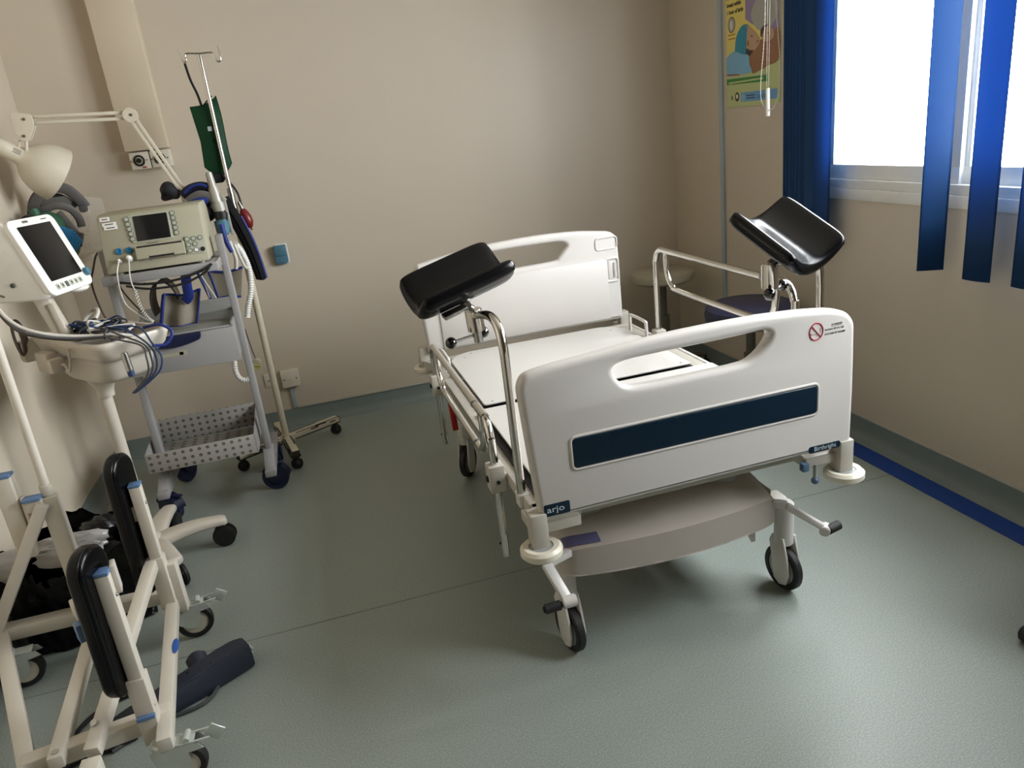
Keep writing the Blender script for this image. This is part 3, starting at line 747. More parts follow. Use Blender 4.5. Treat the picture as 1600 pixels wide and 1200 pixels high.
cable('belt_cord', 'lower black cord sagging below the trolley top shelf', [(-.715, 3.226, 1.078), (-.63, 3.220, 1.055), (-.51, 3.220, 1.055), (-.42, 3.222, 1.085), (-.392, 3.23, 1.11)], .0045, 'cable_black')

# folded cuff with blue binding, standing on the drawer unit
cu = thing('blood_pressure_cuff', 'folded grey cuff with blue binding standing on the trolley drawer unit', 'cuff', (-.60, 3.44, .842))
def roll(u, v):
    th = PI*(1.15-u*1.3); x = -.625+.055*math.cos(th)*(1-.1*v); z = .955+.098*math.sin(th); return (x, 3.40+.12*v, max(z, .850))
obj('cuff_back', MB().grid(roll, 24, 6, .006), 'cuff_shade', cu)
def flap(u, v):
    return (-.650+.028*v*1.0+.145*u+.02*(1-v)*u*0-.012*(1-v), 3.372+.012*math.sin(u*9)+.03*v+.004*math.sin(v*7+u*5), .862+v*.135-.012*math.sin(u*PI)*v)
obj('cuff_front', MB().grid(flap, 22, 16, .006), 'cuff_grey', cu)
bd = MB()
bd.tube([flap(0, i/10) for i in range(11)], .010, n=8, k=2, flat=.6).tube([flap(i/10, 1) for i in range(11)], .0085, n=8, k=2, flat=.6).tube([flap(1, i/10) for i in range(11)], .006, n=8, k=2, flat=.6).tube([flap(i/10, 0) for i in range(11)], .0025, n=8, k=2)
obj('binding', bd, 'strap_blue', cu)
bd = MB().tube([roll(i/14, 0) for i in range(15)], .0035, n=8, k=2)
obj('edge_cord', bd, 'cable_black', cu)
obj('strap', MB().tube([(-.505, 3.33, 1.085), (-.515, 3.345, 1.03), (-.520, 3.36, .985), (-.535, 3.37, .965), (-.545, 3.375, .96)], .020, n=10, k=5, flat=.25, up=(0, 1, 0)), 'strap_blue', cu, label='blue strap up to the shelf')
# pouch hung at the back of the trolley
po = thing('cuff_pouch', 'cream hanging cuff with blue edging behind the right trolley post', 'cuff', (-.43, 3.73, .88))
def pouch(u, v):
    return (-.52+.205*u+.02*v*0+.035*(1-v)*(1-2*u)*1., 3.735+.010*math.sin(u*5)+.012*math.sin(PI*u)*(v-.5), .885+v*(.165-.03*u)-.025*math.sin(PI*u)*(1 if v > .5 else -.3)*abs(v-.5)*2)
obj('pouch_body', MB().grid(pouch, 20, 14, .014), 'cuff_grey', po)
bd = MB().tube([pouch(0, i/10) for i in range(11)], .007, n=8, k=2).tube([pouch(i/10, 0) for i in range(11)], .006, n=8, k=2).tube([pouch(i/10, 1) for i in range(11)], .006, n=8, k=2).tube([pouch(.25, i/10) for i in range(11)], .005, n=8, k=2)
obj('binding', bd, 'strap_blue', po)
obj('white_strap', MB().bar((-.500, 3.71, 1.07), (-.487, 3.71, .905), .010, .003, .001).bar((-.515, 3.705, 1.06), (-.450, 3.70, .88), .010, .003, .001), 'white_plastic', po)

# black and navy things heaped behind the monitor
h = thing('gas_handpiece', 'grey gas demand handpiece with a teal head standing behind the fetal monitor', 'handpiece', (-.35, 3.62, 1.2))
b = MB().cyl((-.358, 3.64, 1.46), (-.354, 3.64, 1.395), .014, .017, n=20, bev=.003).cyl((-.354, 3.64, 1.40), (-.350, 3.64, 1.33), .020, .026, n=20, bev=.004).cyl((-.349, 3.64, 1.335), (-.345, 3.64, 1.285), .031, .028, n=24, bev=.006).bar((-.335, 3.635, 1.36), (-.315, 3.63, 1.33), .02, .02, .004).bar((-.318, 3.63, 1.34), (-.315, 3.63, 1.18), .012, .012, .003)
obj('valve_body', b, 'handpiece_grey', h)
obj('valve_collar', MB().cyl((-.346, 3.64, 1.29), (-.348, 3.64, 1.255), .035, .033, n=24, bev=.006), 'black_plastic', h)
obj('probe_head', MB().cyl((-.348, 3.64, 1.258), (-.352, 3.64, 1.185), .036, .030, n=24, bev=.01), 'teal_plastic', h, label='teal head')
obj('blue_tube', MB().tube([(-.350, 3.60, 1.235), (-.349, 3.595, 1.20), (-.345, 3.60, 1.15), (-.335, 3.61, 1.11)], .010, n=10, k=6), 'strap_blue', h)
obj('white_tube', MB().tube([(-.335, 3.61, 1.16), (-.325, 3.62, 1.08), (-.335, 3.63, 1.03)], .009, n=10).tube([(-.32, 3.64, 1.14), (-.30, 3.65, 1.04), (-.29, 3.66, 1.02)], .007, n=10), 'cable_white', h)
def corrugated(name, label, pts, r):
    P = smoothpath(pts, 20); L = sum((P[i+1]-P[i]).length for i in range(len(P)-1)); n = int(L/.0028)
    out = []; acc = 0; seg = 0; ds = L/n; rem = 0
    Q = []
    for i in range(len(P)-1):
        l = (P[i+1]-P[i]).length
        while rem < l: Q.append(P[i].lerp(P[i+1], rem/l)); rem += ds
        rem -= l
    rr = [r if (i % 4) in (0, 1) else r*.78 for i in range(len(Q))]
    return tag(obj(name, MB().tube(Q, rr, n=14, k=0), 'white_plastic', sharp=80), label, 'hose', 'corrugated breathing hoses')
corrugated('corrugated_hose', 'white corrugated hose behind the top right corner of the fetal monitor', [(-.375, 3.655, 1.31), (-.398, 3.655, 1.28), (-.42, 3.655, 1.235), (-.428, 3.66, 1.18), (-.425, 3.66, 1.13)], .0125)
corrugated('corrugated_hose', 'long white corrugated hose hanging behind the drip stand', [(-.318, 3.66, 1.14), (-.300, 3.72, 1.08), (-.288, 3.73, 1.0), (-.30, 3.73, .91), (-.33, 3.73, .83), (-.345, 3.73, .78)], .0145)
corrugated('corrugated_hose', 'short white corrugated hose end curling below the trolley drawer', [(-.448, 3.71, .69), (-.448, 3.71, .585), (-.452, 3.71, .535), (-.442, 3.71, .498), (-.418, 3.71, .482), (-.385, 3.71, .485)], .0135)
g = thing('pressure_gauge', 'small round pressure gauge with yellow ring hanging behind the right trolley post', 'gauge', (-.35, 3.76, .53))
obj('gauge_case', MB().cyl((-.352, 3.77, .548), (-.356, 3.745, .545), .022, n=28, bev=.004), 'device_edge', g)
obj('gauge_ring', MB().tube([(-.358+.019*math.cos(a*2*PI/24), 3.742, .528+.008*math.sin(a*2*PI/24)) for a in range(24)], .003, n=6, k=0, closed=True), 'yellow_ring', g)
obj('gauge_cord', MB().tube([(-.354, 3.76, .565), (-.362, 3.765, .62), (-.372, 3.77, .72)], .003), 'cable_grey', g)
# soft black bundle left of the lamp arm, belts right of it
def lump(c, size, seed, amp=.18, n=22, fine=0.):
    b = bmesh.new(); bmesh.ops.create_icosphere(b, subdivisions=4, radius=1)
    rnd = random.Random(seed); ph = [(V((rnd.uniform(-3, 3), rnd.uniform(-3, 3), rnd.uniform(-3, 3))), rnd.uniform(0, 6)) for _ in range(7)]
    for v in b.verts:
        k = 1+amp*sum(math.sin(v.co.dot(d)*1.6+p) for d, p in ph)/3.2+fine*sum(abs(math.sin(v.co.dot(d)*4.5+p*2)) for d, p in ph[:4]); v.co = V((v.co.x*size[0], v.co.y*size[1], v.co.z*size[2]))*k+V(c)
    m = MB(); m.merge(b); return m
tag(obj('cloth_bundle', lump((-.541, 3.70, 1.395), (.044, .04, .038), 3, .2), 'black_cloth'), 'black cloth bundle on top of the fetal monitor, left of the lamp arm', 'bundle')
bt = thing('monitoring_belts', 'heap of navy and grey straps behind the fetal monitor, right of the lamp arm', 'straps', (-.41, 3.66, 1.33))
def arc(pts, w, m, name, label=None): return obj(name, MB().tube(pts, w, n=10, k=8, flat=.3, up=(0, 1, 0)), m, bt, label=label)
arc([(-.49, 3.67, 1.372), (-.45, 3.66, 1.398), (-.40, 3.65, 1.405), (-.365, 3.65, 1.385), (-.335, 3.65, 1.34)], .020, 'belt_navy', 'strap')
arc([(-.475, 3.645, 1.385), (-.44, 3.635, 1.408), (-.40, 3.625, 1.412), (-.375, 3.625, 1.40)], .006, 'strap_blue', 'strap', 'blue strap')
arc([(-.47, 3.64, 1.35), (-.42, 3.63, 1.372), (-.38, 3.63, 1.362), (-.36, 3.63, 1.33)], .016, 'grey_foam', 'strap', 'grey strap')
arc([(-.46, 3.63, 1.335), (-.42, 3.625, 1.348), (-.385, 3.625, 1.34)], .012, 'strap_blue', 'strap', 'blue strap')
obj('strap_pad', lump((-.42, 3.665, 1.30), (.055, .03, .05), 9, .15), 'black_cloth', bt)
# black cuff hanging beside the pole
cf = thing('hanging_cuff', 'black cuff with blue edge hanging behind the drip stand pole', 'cuff', (-.29, 3.80, .94))
def hang(u, v):
    cx = [-.335, -.325, -.305, -.285, -.268, -.258, -.262][min(6, int(v*6.999))]
    x0 = -.345+.095*v+.02*math.sin(v*3); wd_ = .058*(1-.3*v)
    return (x0+(u-.5)*2*wd_*.6+.035*(1-v)*0, 3.79+.012*math.cos((u-.5)*PI)*-1, 1.34-.40*v+.02*(u-.5)**2)
obj('cuff_body', MB().grid(hang, 12, 24, .018), 'black_cloth', cf)
obj('cuff_end', MB().box((-.248, 3.80, .985), (.036, .02, .10), (0, math.radians(-12), 0), .014, 4), 'black_cloth', cf)
obj('blue_edge', MB().tube([hang(1, i/12) for i in range(3, 13)], .006, n=8, k=2), 'strap_blue', cf)
obj('blue_tag', MB().box((-.252, 3.786, .965), (.012, .003, .035), (0, math.radians(-12), 0), .002), 'pad_blue', cf)

# ------------------------------------------------------------------ drip stand with pressure bag
iv = thing('drip_stand', 'tall drip stand with double hook and worn cream cross base on castors', 'drip stand', (-.303, 3.87, 0))
obj('lower_tube', MB().cyl((-.303, 3.87, .08), (-.303, 3.87, 1.27), .0165, n=24).tube([(-.303, 3.87, .11), (-.303, 3.87, .09)], .022, n=20, k=2), 'iv_cream', iv)
obj('collar', MB().cyl((-.303, 3.87, 1.26), (-.303, 3.87, 1.30), .019, n=24, bev=.003).cyl((-.303, 3.87, 1.29), (-.303, 3.87, 1.375), .0150, n=24, bev=.002), 'steel', iv)
obj('upper_tube', MB().cyl((-.303, 3.87, 1.36), (-.303, 3.87, 1.955), .0095, n=20), 'chrome', iv)
hk = MB().tube([(-.388, 3.87, 1.985), (-.381, 3.87, 1.945), (-.372, 3.87, 1.930), (-.363, 3.87, 1.940), (-.362, 3.87, 1.958), (-.352, 3.87, 1.966), (-.303, 3.87, 1.962), (-.252, 3.87, 1.962), (-.243, 3.87, 1.952), (-.236, 3.87, 1.928), (-.226, 3.87, 1.922), (-.217, 3.87, 1.935), (-.221, 3.87, 1.985)], .0042, n=10, k=6)
obj('double_hook', hk, 'chrome', iv)
obj('tube_hole', MB().ball((-.303, 3.8535, 1.13), .004, n=8).ball((-.303, 3.8535, .895), .004, n=8), 'dark_slot', iv)
C0 = V((-.303, 3.87, .085))
for d, n in ((V((.275, .15, 0)), 0), (V((-.24, -.13, 0)), 0), (V((.045, -.255, 0)), 1), (V((-.05, .25, 0)), 1)):
    lg = MB().bar(C0, C0+d, .042, .034, .004)
    lo = obj('leg', lg, 'iv_cream', iv)
    a = d.normalized(); s = a.cross(V((0, 0, 1)))
    rs = MB(); rnd = random.Random(len(lo.name)+int(d.x*1000))
    for sd_ in (-1, 1):
        rs.bar(C0+a*.04+s*sd_*.0206+V((0, 0, -.013)), C0+d+s*sd_*.0206+V((0, 0, -.013)), .010, .004, 0)
        for i in range(4):
            t = rnd.uniform(.2, .95); rs.box(C0+d*t+s*sd_*.0212+V((0, 0, rnd.uniform(-.004, .016))), (rnd.uniform(.02, .05), .0012, rnd.uniform(.005, .012)), frame_of(V((0, 0, 1)), s).to_3x3() if False else Euler((0, 0, math.atan2(a.y, a.x))).to_matrix(), 0)
    rs.bar(C0+a*.05+s*.017+V((0, 0, .0172)), C0+d+s*.017+V((0, 0, .0172)), .007, .001, 0).bar(C0+a*.02-s*.017+V((0, 0, .0172)), C0+d*.6-s*.018+V((0, 0, .0172)), .006, .001, 0)
    rs.box(C0+d, (.003, .043, .035), Euler((0, 0, math.atan2(a.y, a.x))).to_matrix(), .001)
    obj('worn_paint', rs, 'rust_dark', lo)
    e = C0+d*.93
    k = obj('castor', MB().cyl((e.x, e.y, .04), (e.x, e.y, .066), .016, n=18, bev=.003), 'black_plastic', lo)
    obj('wheel', MB().cyl(V((e.x, e.y-.012, .03)), V((e.x, e.y+.012, .03)), .029, n=28, bev=.006).ball((e.x, e.y, .034), .022), 'black_rubber', lo)
ib = thing('pressure_infuser_bag', 'green pressure bag with black strap hanging from the drip stand hook', 'bag', (-.335, 3.895, 1.42))
def gb(u, v):
    edge = math.sin(PI*min(1, max(0, u)))
    xl = -.400+.012*math.sin(v*PI)*1.0-.0*v; xl = [-.398, -.392, -.382, -.378, -.385, -.392][min(5, int(v*5.99))]*0 + (-.398+.028*math.sin(PI*(1-v))**2*0 + .012*(1-abs(2*v-1)))
    xr = -.275+.010*(1-v)-.004*math.sin(v*6)
    zt = 1.748+.038*u**3; zb = 1.432+.03*(u-.5)**2
    if v < .12: xl += (.12-v)*.35; xr -= (.12-v)*.35
    return (xl+(xr-xl)*u, 3.90-.016*edge*math.sin(PI*v)**.5, zb+(zt-zb)*v)
def gb2(u, v): x, y, z = gb(u, v); return (x, 3.802*0+3.90+(3.90-y), z)
bb = MB().grid(gb, 18, 24, .004).grid(gb2, 18, 24, .004)
gbo = obj('bag_body', bb, 'green_cloth', ib, sharp=70)
obj('bag_base', MB().box((-.352, 3.90, 1.428), (.07, .026, .05), None, .016, 4), 'black_cloth', ib)
obj('hanging_strap', MB().tube([(-.372, 3.872, 1.926), (-.366, 3.885, 1.86), (-.352, 3.893, 1.80), (-.345, 3.896, 1.745)], .006, n=8, flat=.4).tube([(-.340, 3.90, 1.745), (-.318, 3.902, 1.765), (-.292, 3.902, 1.785)], .008, n=8, flat=.4), 'black_cloth', ib)
obj('bag_label', MB().box((-.331, 3.8805, 1.645), (.018, .001, .020), None).box((-.308, 3.8805, 1.65), (.008, .001, .022), (0, .3, 0)), 'ink_white', ib)
obj('air_tube', MB().tube([(-.33, 3.89, 1.44), (-.300, 3.90, 1.40), (-.275, 3.885, 1.35), (-.268, 3.87, 1.30), (-.266, 3.85, 1.28)], .005, n=8), 'cable_black', ib)
bl = obj('squeeze_bulb', MB().lathe([(0, -.002), (.012, .002), (.021, .02), (.026, .045), (.024, .068), (.014, .088), (.005, .096), (.005, .106), (0, .107)], (-.268, 3.85, 1.275), (.25, -.05, -1), 28), 'red_rubber', ib, label='dark red squeeze bulb')
obj('bulb_valve', MB().cyl((-.277, 3.852, 1.31), (-.267, 3.85, 1.272), .007, .009, n=16, bev=.002), 'steel', bl)

# ------------------------------------------------------------------ jointed lamp clamped behind the monitor
LY = 3.69
la = thing('task_lamp', 'cream spring arm task lamp rising from behind the fetal monitor', 'lamp', (-.475, LY, 1.35))
obj('lamp_base', MB().cyl((-.475, LY, 1.10), (-.475, LY, 1.385), .016, n=20, bev=.003).cyl((-.475, LY, 1.335), (-.475, LY, 1.395), .024, n=24, bev=.004).span((-.51, LY-.03, 1.075), (-.44, LY+.03, 1.10), .004), 'lamp_cream', la)
A0, A1, A2 = V((-.478, LY, 1.375)), V((-.618, LY, 1.725)), V((-1.028, LY, 1.748))
lo_ = MB()
for o in (-.010, .010):
    dd = (A1-A0).normalized(); s = V((dd.z, 0, -dd.x)); lo_.bar(A0+s*o, A1+s*o, .014, .014, .003, up=(0, 1, 0))
obj('lower_arm', lo_, 'lamp_cream', la)
up_ = MB()
for o in (-.012, .012):
    up_.bar(A1+V((0, 0, o)), A2+V((.01, 0, o)), .014, .015, .003, up=(0, 1, 0))
obj('upper_arm', up_, 'lamp_cream', la)
el = obj('elbow', MB().cyl(A1+V((0, -.020, 0)), A1+V((0, -.013, 0)), .030, n=32, bev=.003).cyl(A1+V((0, .013, 0)), A1+V((0, .020, 0)), .030, n=32, bev=.003), 'lamp_cream', la)
obj('elbow_screw', MB().cyl(A1+V((.006, -.023, 0)), A1+V((.006, -.018, 0)), .006, n=14), 'lamp_screw', el)
kp = roundpoly([(A2.x-.035, A2.z+.035), (A2.x+.045, A2.z+.020), (A2.x+.045, A2.z-.025), (A2.x+.008, A2.z-.082), (A2.x-.022, A2.z-.082), (A2.x-.035, A2.z-.04)], [.018, .02, .02, .014, .014, .02])
kn = MB()
for o in (-.016, .012): kn.merge(plate_mb(kp, [], .006, .002, XZ(LY+o)).bm)
ko = obj('knuckle', kn, 'lamp_cream', la)
obj('knuckle_screw', MB().cyl((A2.x+.012, LY-.023, A2.z+.002), (A2.x+.012, LY-.014, A2.z+.002), .0055, n=14), 'lamp_screw', ko)
obj('knuckle_screw', MB().cyl((A2.x-.006, LY-.023, A2.z-.062), (A2.x-.006, LY-.014, A2.z-.062), .0055, n=14), 'lamp_screw', ko)
HA = V((.66, .42, -.58)).normalized(); H0 = V((-1.138, LY-.02, 1.662))
sh = [(0, -.01), (.027, -.01), (.032, -.005), (.033, .03), (.034, .07), (.042, .088), (.066, .105), (.088, .130), (.104, .160), (.114, .195), (.119, .235), (.116, .237), (.110, .195), (.099, .160), (.082, .130), (.060, .108), (.030, .09), (.024, .075), (0, .075)]
so = obj('lamp_shade', MB().lathe(sh, H0, HA, 48), 'lamp_cream', la, sharp=50)
sl = MB()
hf = frame_of(HA)
for i in (-1, 0, 1):
    q = H0+hf @ V((0, 0, 0)); side = (V((0, -1, 0))-HA*V((0, -1, 0)).dot(HA)).normalized(); upv = HA.cross(side)
    if upv.z < 0: upv = -upv
    dn = (side*math.cos(.55+i*.22)+upv*math.sin(.55+i*.22)); sl.bar(H0+HA*.045+dn*.0328, H0+HA*.085+dn*.0355, .003, .002, 0)
obj('vent_slot', sl, 'dark_slot', so)
vh = MB()
for i in range(6):
    sl_ = hf @ V((.017*math.cos(i*PI/3), .017*math.sin(i*PI/3), 0)); vh.cyl(H0-HA*.0112+sl_, H0-HA*.009+sl_, .005, n=8)
obj('vent_hole', vh, 'dark_slot', so)
obj('shade_link', MB().cyl((A2.x-.006, LY, A2.z-.07), (A2.x-.02, LY, A2.z-.125), .0065, n=12).cyl((A2.x-.030, LY, A2.z-.075), (A2.x-.052, LY, A2.z-.115), .0045, n=12), 'lamp_cream', la)
obj('lamp_bulb', MB().ball(H0+HA*.14, .03, n=24), 'white_plastic', la)

# ------------------------------------------------------------------ vital signs monitor on a roll stand
st = thing('monitor_stand', 'white roll stand with a basket and star base, carrying the vital signs monitor', 'stand', (-.822, 2.93, 0))
SX, SY = -.822, 2.93
obj('column', MB().cyl((SX, SY, .10), (SX, SY, .76), .0235, n=28), 'stand_white', st)
hub = MB().lathe([(0, .15), (.03, .148), (.045, .135), (.07, .105), (.075, .085), (.06, .075), (0, .075)], (SX, SY, 0), (0, 0, 1), 36)
obj('hub', hub, 'stand_white', st)
leg_ends = [(-.548, 2.995), (-.70, 2.725), (-.790, 3.23), (-1.06, 3.06), (-1.00, 2.745)]
for i, (x, y) in enumerate(leg_ends):
    e = V((x, y, 0)); o = V((SX, SY, 0)); d = (e-o).normalized(); s = V((-d.y, d.x, 0)); L = (e-o).length
    def legf(u, v, d=d, s=s, o=o, L=L):
        t = .04+(L-.03)*u; w_ = .048-.020*u; a = 2*PI*v
        hh_ = .026-.008*u; z = .108+.012*math.sin(PI*u)
        if u > .97: w_ *= .75; hh_ *= .75
        return o+d*t+s*w_*(abs(math.cos(a))**.7*(1 if math.cos(a) > 0 else -1))+V((0, 0, z+hh_*(abs(math.sin(a))**.7*(1 if math.sin(a) > 0 else -1))))
    b = bmesh.new(); nu, nv = 20, 24; R_ = [[b.verts.new(legf(i_/nu, j/nv)) for j in range(nv)] for i_ in range(nu+1)]
    for i_ in range(nu):
        for j in range(nv): b.faces.new((R_[i_][j], R_[i_][(j+1) % nv], R_[i_+1][(j+1) % nv], R_[i_+1][j]))
    b.faces.new(R_[0][::-1]); b.faces.new(R_[-1]); bmesh.ops.recalc_face_normals(b, faces=b.faces[:])
    m = MB(); m.merge(b); lo = obj('leg', m, 'stand_white', st, sharp=70)
    c = e-d*.01; ax = s*.9+d*.3 if i == 0 else s; ax.normalize()
    k = obj('castor', MB().cyl(c+V((0, 0, .06)), c+V((0, 0, .10)), .012, n=14), 'black_plastic', lo)
    for q in (-1, 1): obj('wheel', MB().cyl(c+ax*q*.006+V((0, 0, .045)), c+ax*q*.026+V((0, 0, .045)), .045, n=32, bev=.006), 'black_rubber', lo)
# basket, turned away from the wall
BA = V((.63, -.776, 0)); BB = V((.776, .63, 0)); BC = V((-.775, 2.915, 0))
def bpnt(a, b, z): return BC+BA*a+BB*b+V((0, 0, z))
BM = M((BA, BB, V((0, 0, 1)))).transposed().to_4x4(); BM.translation = BC
def ring_loft(rings):
    """closed loft between outlines at given heights in the basket's frame"""
    b = bmesh.new(); RR = [[b.verts.new(BM @ V((x, y, z))) for x, y in ol] for ol, z in rings]; n = len(RR[0])
    for A, B in zip(RR, RR[1:]):
        for j in range(n): b.faces.new((A[j], A[(j+1) % n], B[(j+1) % n], B[j]))
    b.faces.new(RR[0][::-1]); b.faces.new(RR[-1]); bmesh.ops.recalc_face_normals(b, faces=b.faces[:]); m = MB(); m.merge(b); return m
o1 = lambda g, r=.05: rrect(-.25-g, -.135-g, .25+g, .135+g, r+g*.5)
bk = ring_loft([(o1(-.03), .905), (o1(-.012), .925), (o1(0), .955), (o1(.004), .968), (o1(0), .976), (o1(-.014), .976), (o1(-.018), .966), (o1(-.026), .935), (o1(-.036), .925)])
obj('basket', bk, 'stand_white', st, sharp=60)
pan = ring_loft([(rrect(-.15, -.085, .14, .085, .05), .815), (rrect(-.17, -.098, .165, .098, .055), .835), (rrect(-.185, -.105, .185, .105, .05), .908)])
obj('basket_pan', pan, 'stand_white', st, sharp=60)
obj('funnel', MB().lathe([(0, .735), (.026, .735), (.027, .752), (.034, .775), (.055, .812), (.062, .825), (0, .825)], (SX+.012, SY-.012, 0), (0, 0, 1), 36), 'stand_white', st)
rail = MB().tube([bpnt(.272, -.05, .945), bpnt(.276, 0, .95), bpnt(.272, .08, .95)], .010, n=12)
cl_ = MB().box(bpnt(-.10, -.152, .90), (.09, .045, .075), Euler((0, 0, math.atan2(BA.y, BA.x))).to_matrix(), .008).box(bpnt(-.01, -.165, .90), (.035, .05, .05), Euler((0, 0, math.atan2(BA.y, BA.x))).to_matrix(), .008)
cl_.cyl(bpnt(-.05, -.14, .89), bpnt(-.02, -.175, .89), .018, n=20, bev=.003)
obj('cable_clip', cl_, 'stand_white', st)
obj('side_hook', MB().tube([bpnt(.06, -.142, .955), bpnt(.065, -.15, .91), bpnt(.05, -.155, .88), bpnt(.03, -.155, .90), bpnt(.01, -.155, .90)], .0045, n=8), 'stand_white', st)
obj('cable_hook', MB().box((-1.03, 3.02, .93), (.09, .05, .08), (0, 0, .6), .012), 'stand_white', st)
obj('neck', MB().bar((-.925, 2.93, 1.13), (-.885, 2.93, .96), .055, .05, .008).bar((-.895, 2.90, 1.10), (-.875, 2.90, .965), .01, .02, .003), 'stand_white', st)
obj('arm_plate', MB().bar((-.98, 3.04, .955), (-.86, 2.95, .955), .10, .03, .01), 'stand_white', st)

mo = thing('patient_monitor', 'white vital signs monitor with portrait black screen on the roll stand', 'monitor', (-.88, 2.92, 1.13))
b = MB().prism([(-.772, 2.795, 1.142), (-.850, 2.795, 1.380), (-.865, 2.795, 1.392), (-.93, 2.795, 1.388), (-1.07, 2.795, 1.352), (-1.085, 2.795, 1.33), (-1.085, 2.795, 1.16), (-1.07, 2.795, 1.14), (-.80, 2.795, 1.128)], (0, .245, 0), .010, 3)
obj('casing', b, 'white_plastic', mo, sharp=60)
U0 = V((-.7720, 2.795, 1.142)); VU = V((-.078, 0, .238)).normalized(); VW = V((0, 1, 0)); VN = VW.cross(VU)
MM = M((VW, VU, VN)).transposed().to_4x4(); MM.translation = U0
def mplate(x0, y0, x1, y1, r, dep, m, name, parent=None, z=0., label=None):
    return obj(name, plate_mb(rrect(x0, y0, x1, y1, r), [], dep, min(.002, dep*.3), MM @ M.Translation((0, 0, z))), m, parent or mo, label=label)
mplate(-.003, -.006, .248, .262, .028, .018, 'white_plastic', 'front_bezel', z=.0)
mplate(.034, .042, .214, .236, .003, .004, 'screen_black', 'screen', z=.009)
for i in range(6):
    bx = mplate(.040+.026*i, .010, .058+.026*i, .030, .004, .002, 'button_face' if i not in (2,) else 'button_grey', 'soft_key', z=.0095)
    obj('key_symbol', MB().box(MM @ V((.049+.026*i, .020, .0110)), (.007, .009, .001), MM.to_3x3(), 0), 'button_grey', bx)
obj('jog_knob', MB().cyl(MM @ V((.232, .038, .006)), MM @ V((.232, .038, .022)), .015, n=24, bev=.003), 'teal_plastic', mo)
mplate(.075, .246, .105, .254, .002, .002, 'steel', 'badge', z=.009)
mplate(.175, .247, .205, .251, .001, .0015, 'button_grey', 'status_mark', z=.009)
obj('bottom_scoop', MB().ball((-.80, 3.0, 1.13), .04, (.8, 1, .35)), 'white_plastic', mo)
# side sockets and handle on the visible flank
fy = 2.793
obj('connector_panel', MB().span((-1.06, fy-.002, 1.185), (-.945, fy+.002, 1.275), .0015), 'pale_sticker', mo)
obj('flank_label', MB().span((-1.055, fy-.003, 1.20), (-1.01, fy, 1.25)), 'lilac_sticker', mo)
for x, z, r, m in ((-.935, 1.222, .008, 'black_plastic'), (-1.0, 1.212, .009, 'cable_blue'), (-.885, 1.190, .008, 'button_grey')):
    obj('side_socket', MB().lathe([(0, 0), (r, 0), (r, .004), (r*.6, .004), (r*.6, .001), (0, .001)], (x, fy, z), (0, -1, 0), 20), m, mo)
for x, z in ((-.975, 1.265), (-.955, 1.165)):
    obj('cable_plug', MB().cyl((x, fy, z), (x-.01, fy-.035, z-.002), .011, .009, n=18, bev=.003).ball((x-.012, fy-.037, z-.003), .009), 'white_plastic', mo)
obj('side_handle', MB().tube([(-1.02, fy-.012, 1.345), (-1.0, fy-.014, 1.345), (-.985, fy-.014, 1.342), (-.978, fy-.014, 1.32), (-.98, fy-.014, 1.295), (-1.0, fy-.014, 1.285), (-1.07, fy-.014, 1.282)], .0065, n=10), 'device_edge', mo)
mo.location = (-.912, 2.92, 1.13); mo.rotation_euler = (0, 0, math.radians(-17))
# cables from the monitor to the basket
for i, (lab, m, r, dz, dy) in enumerate((('upper white monitor cable sagging from the left flank down to the basket', 'cable_white', .006, .0, .0), ('dark monitor cable running just below the white one', 'cable_grey', .004, -.012, -.008), ('brown monitor cable sagging lowest into the basket', 'cable_brown', .0035, -.024, .004))):
    cable('monitor_cable', lab, [(-.972, 2.755, 1.262+dz*1.5 if i < 2 else 1.163), (-1.0, 2.735, 1.20+dz), (-.985, 2.715, 1.13+dz), (-.945, 2.70+dy, 1.075+dz), (-.89, 2.70+dy, 1.040+dz*.7), (-.82, 2.72+dy, 1.012+dz*.6), (-.74, 2.735+dy, .995+dz*.4), (-.67, 2.74, .985), (-.63, 2.77, .965)], r, m, 'cable', k=8)
rnd = random.Random(11)
# tangle of leads lying in the basket
for i in range(9):
    m = ['cable_blue', 'cable_grey', 'cable_white', 'cable_blue', 'cable_grey', 'cable_black', 'cable_blue', 'cable_white', 'cable_grey'][i]
    pts = []
    for j in range(8):
        pts.append(bpnt(-.16+.045*j+rnd.uniform(-.03, .03), rnd.uniform(-.07, .07), .955+rnd.uniform(0, .045)+.02*math.sin(PI*j/7)))
    tag(obj('patient_lead', MB().tube(pts, .0035 if m != 'cable_white' else .005, n=7, k=7), m), 'thin lead in the tangle lying in the stand basket', 'lead', 'tangled leads in the basket')
tag(obj('sensor_bundle', lump(bpnt(-.06, .03, .975), (.055, .04, .022), 21, .25), 'belt_navy'), 'dark navy sensor bundle under the leads in the basket', 'bundle')
tag(obj('sensor_bundle', lump(bpnt(.03, .05, .972), (.04, .032, .02), 22, .25), 'cable_black'), 'small black sensor bundle at the far side of the basket', 'bundle')
wr = MB().tube([bpnt(-.10+.035*math.cos(a), .03+.03*math.sin(a), 1.0+.028*math.sin(a*1.0)+.01) for a in [i*PI/6 for i in range(14)]], .007, n=8, k=3)
tag(obj('white_sensor_cuff', wr, 'cable_white'), 'white looped sensor cable on top of the basket tangle', 'cable')
cable('basket_ring_lead', 'blue lead looped over the right end of the basket', [bpnt(.20, .06, .985), bpnt(.255, .09, .99), bpnt(.285, .11, .96), bpnt(.28, .08, .925), bpnt(.262, .04, .93)], .0055, 'strap_blue', k=8)
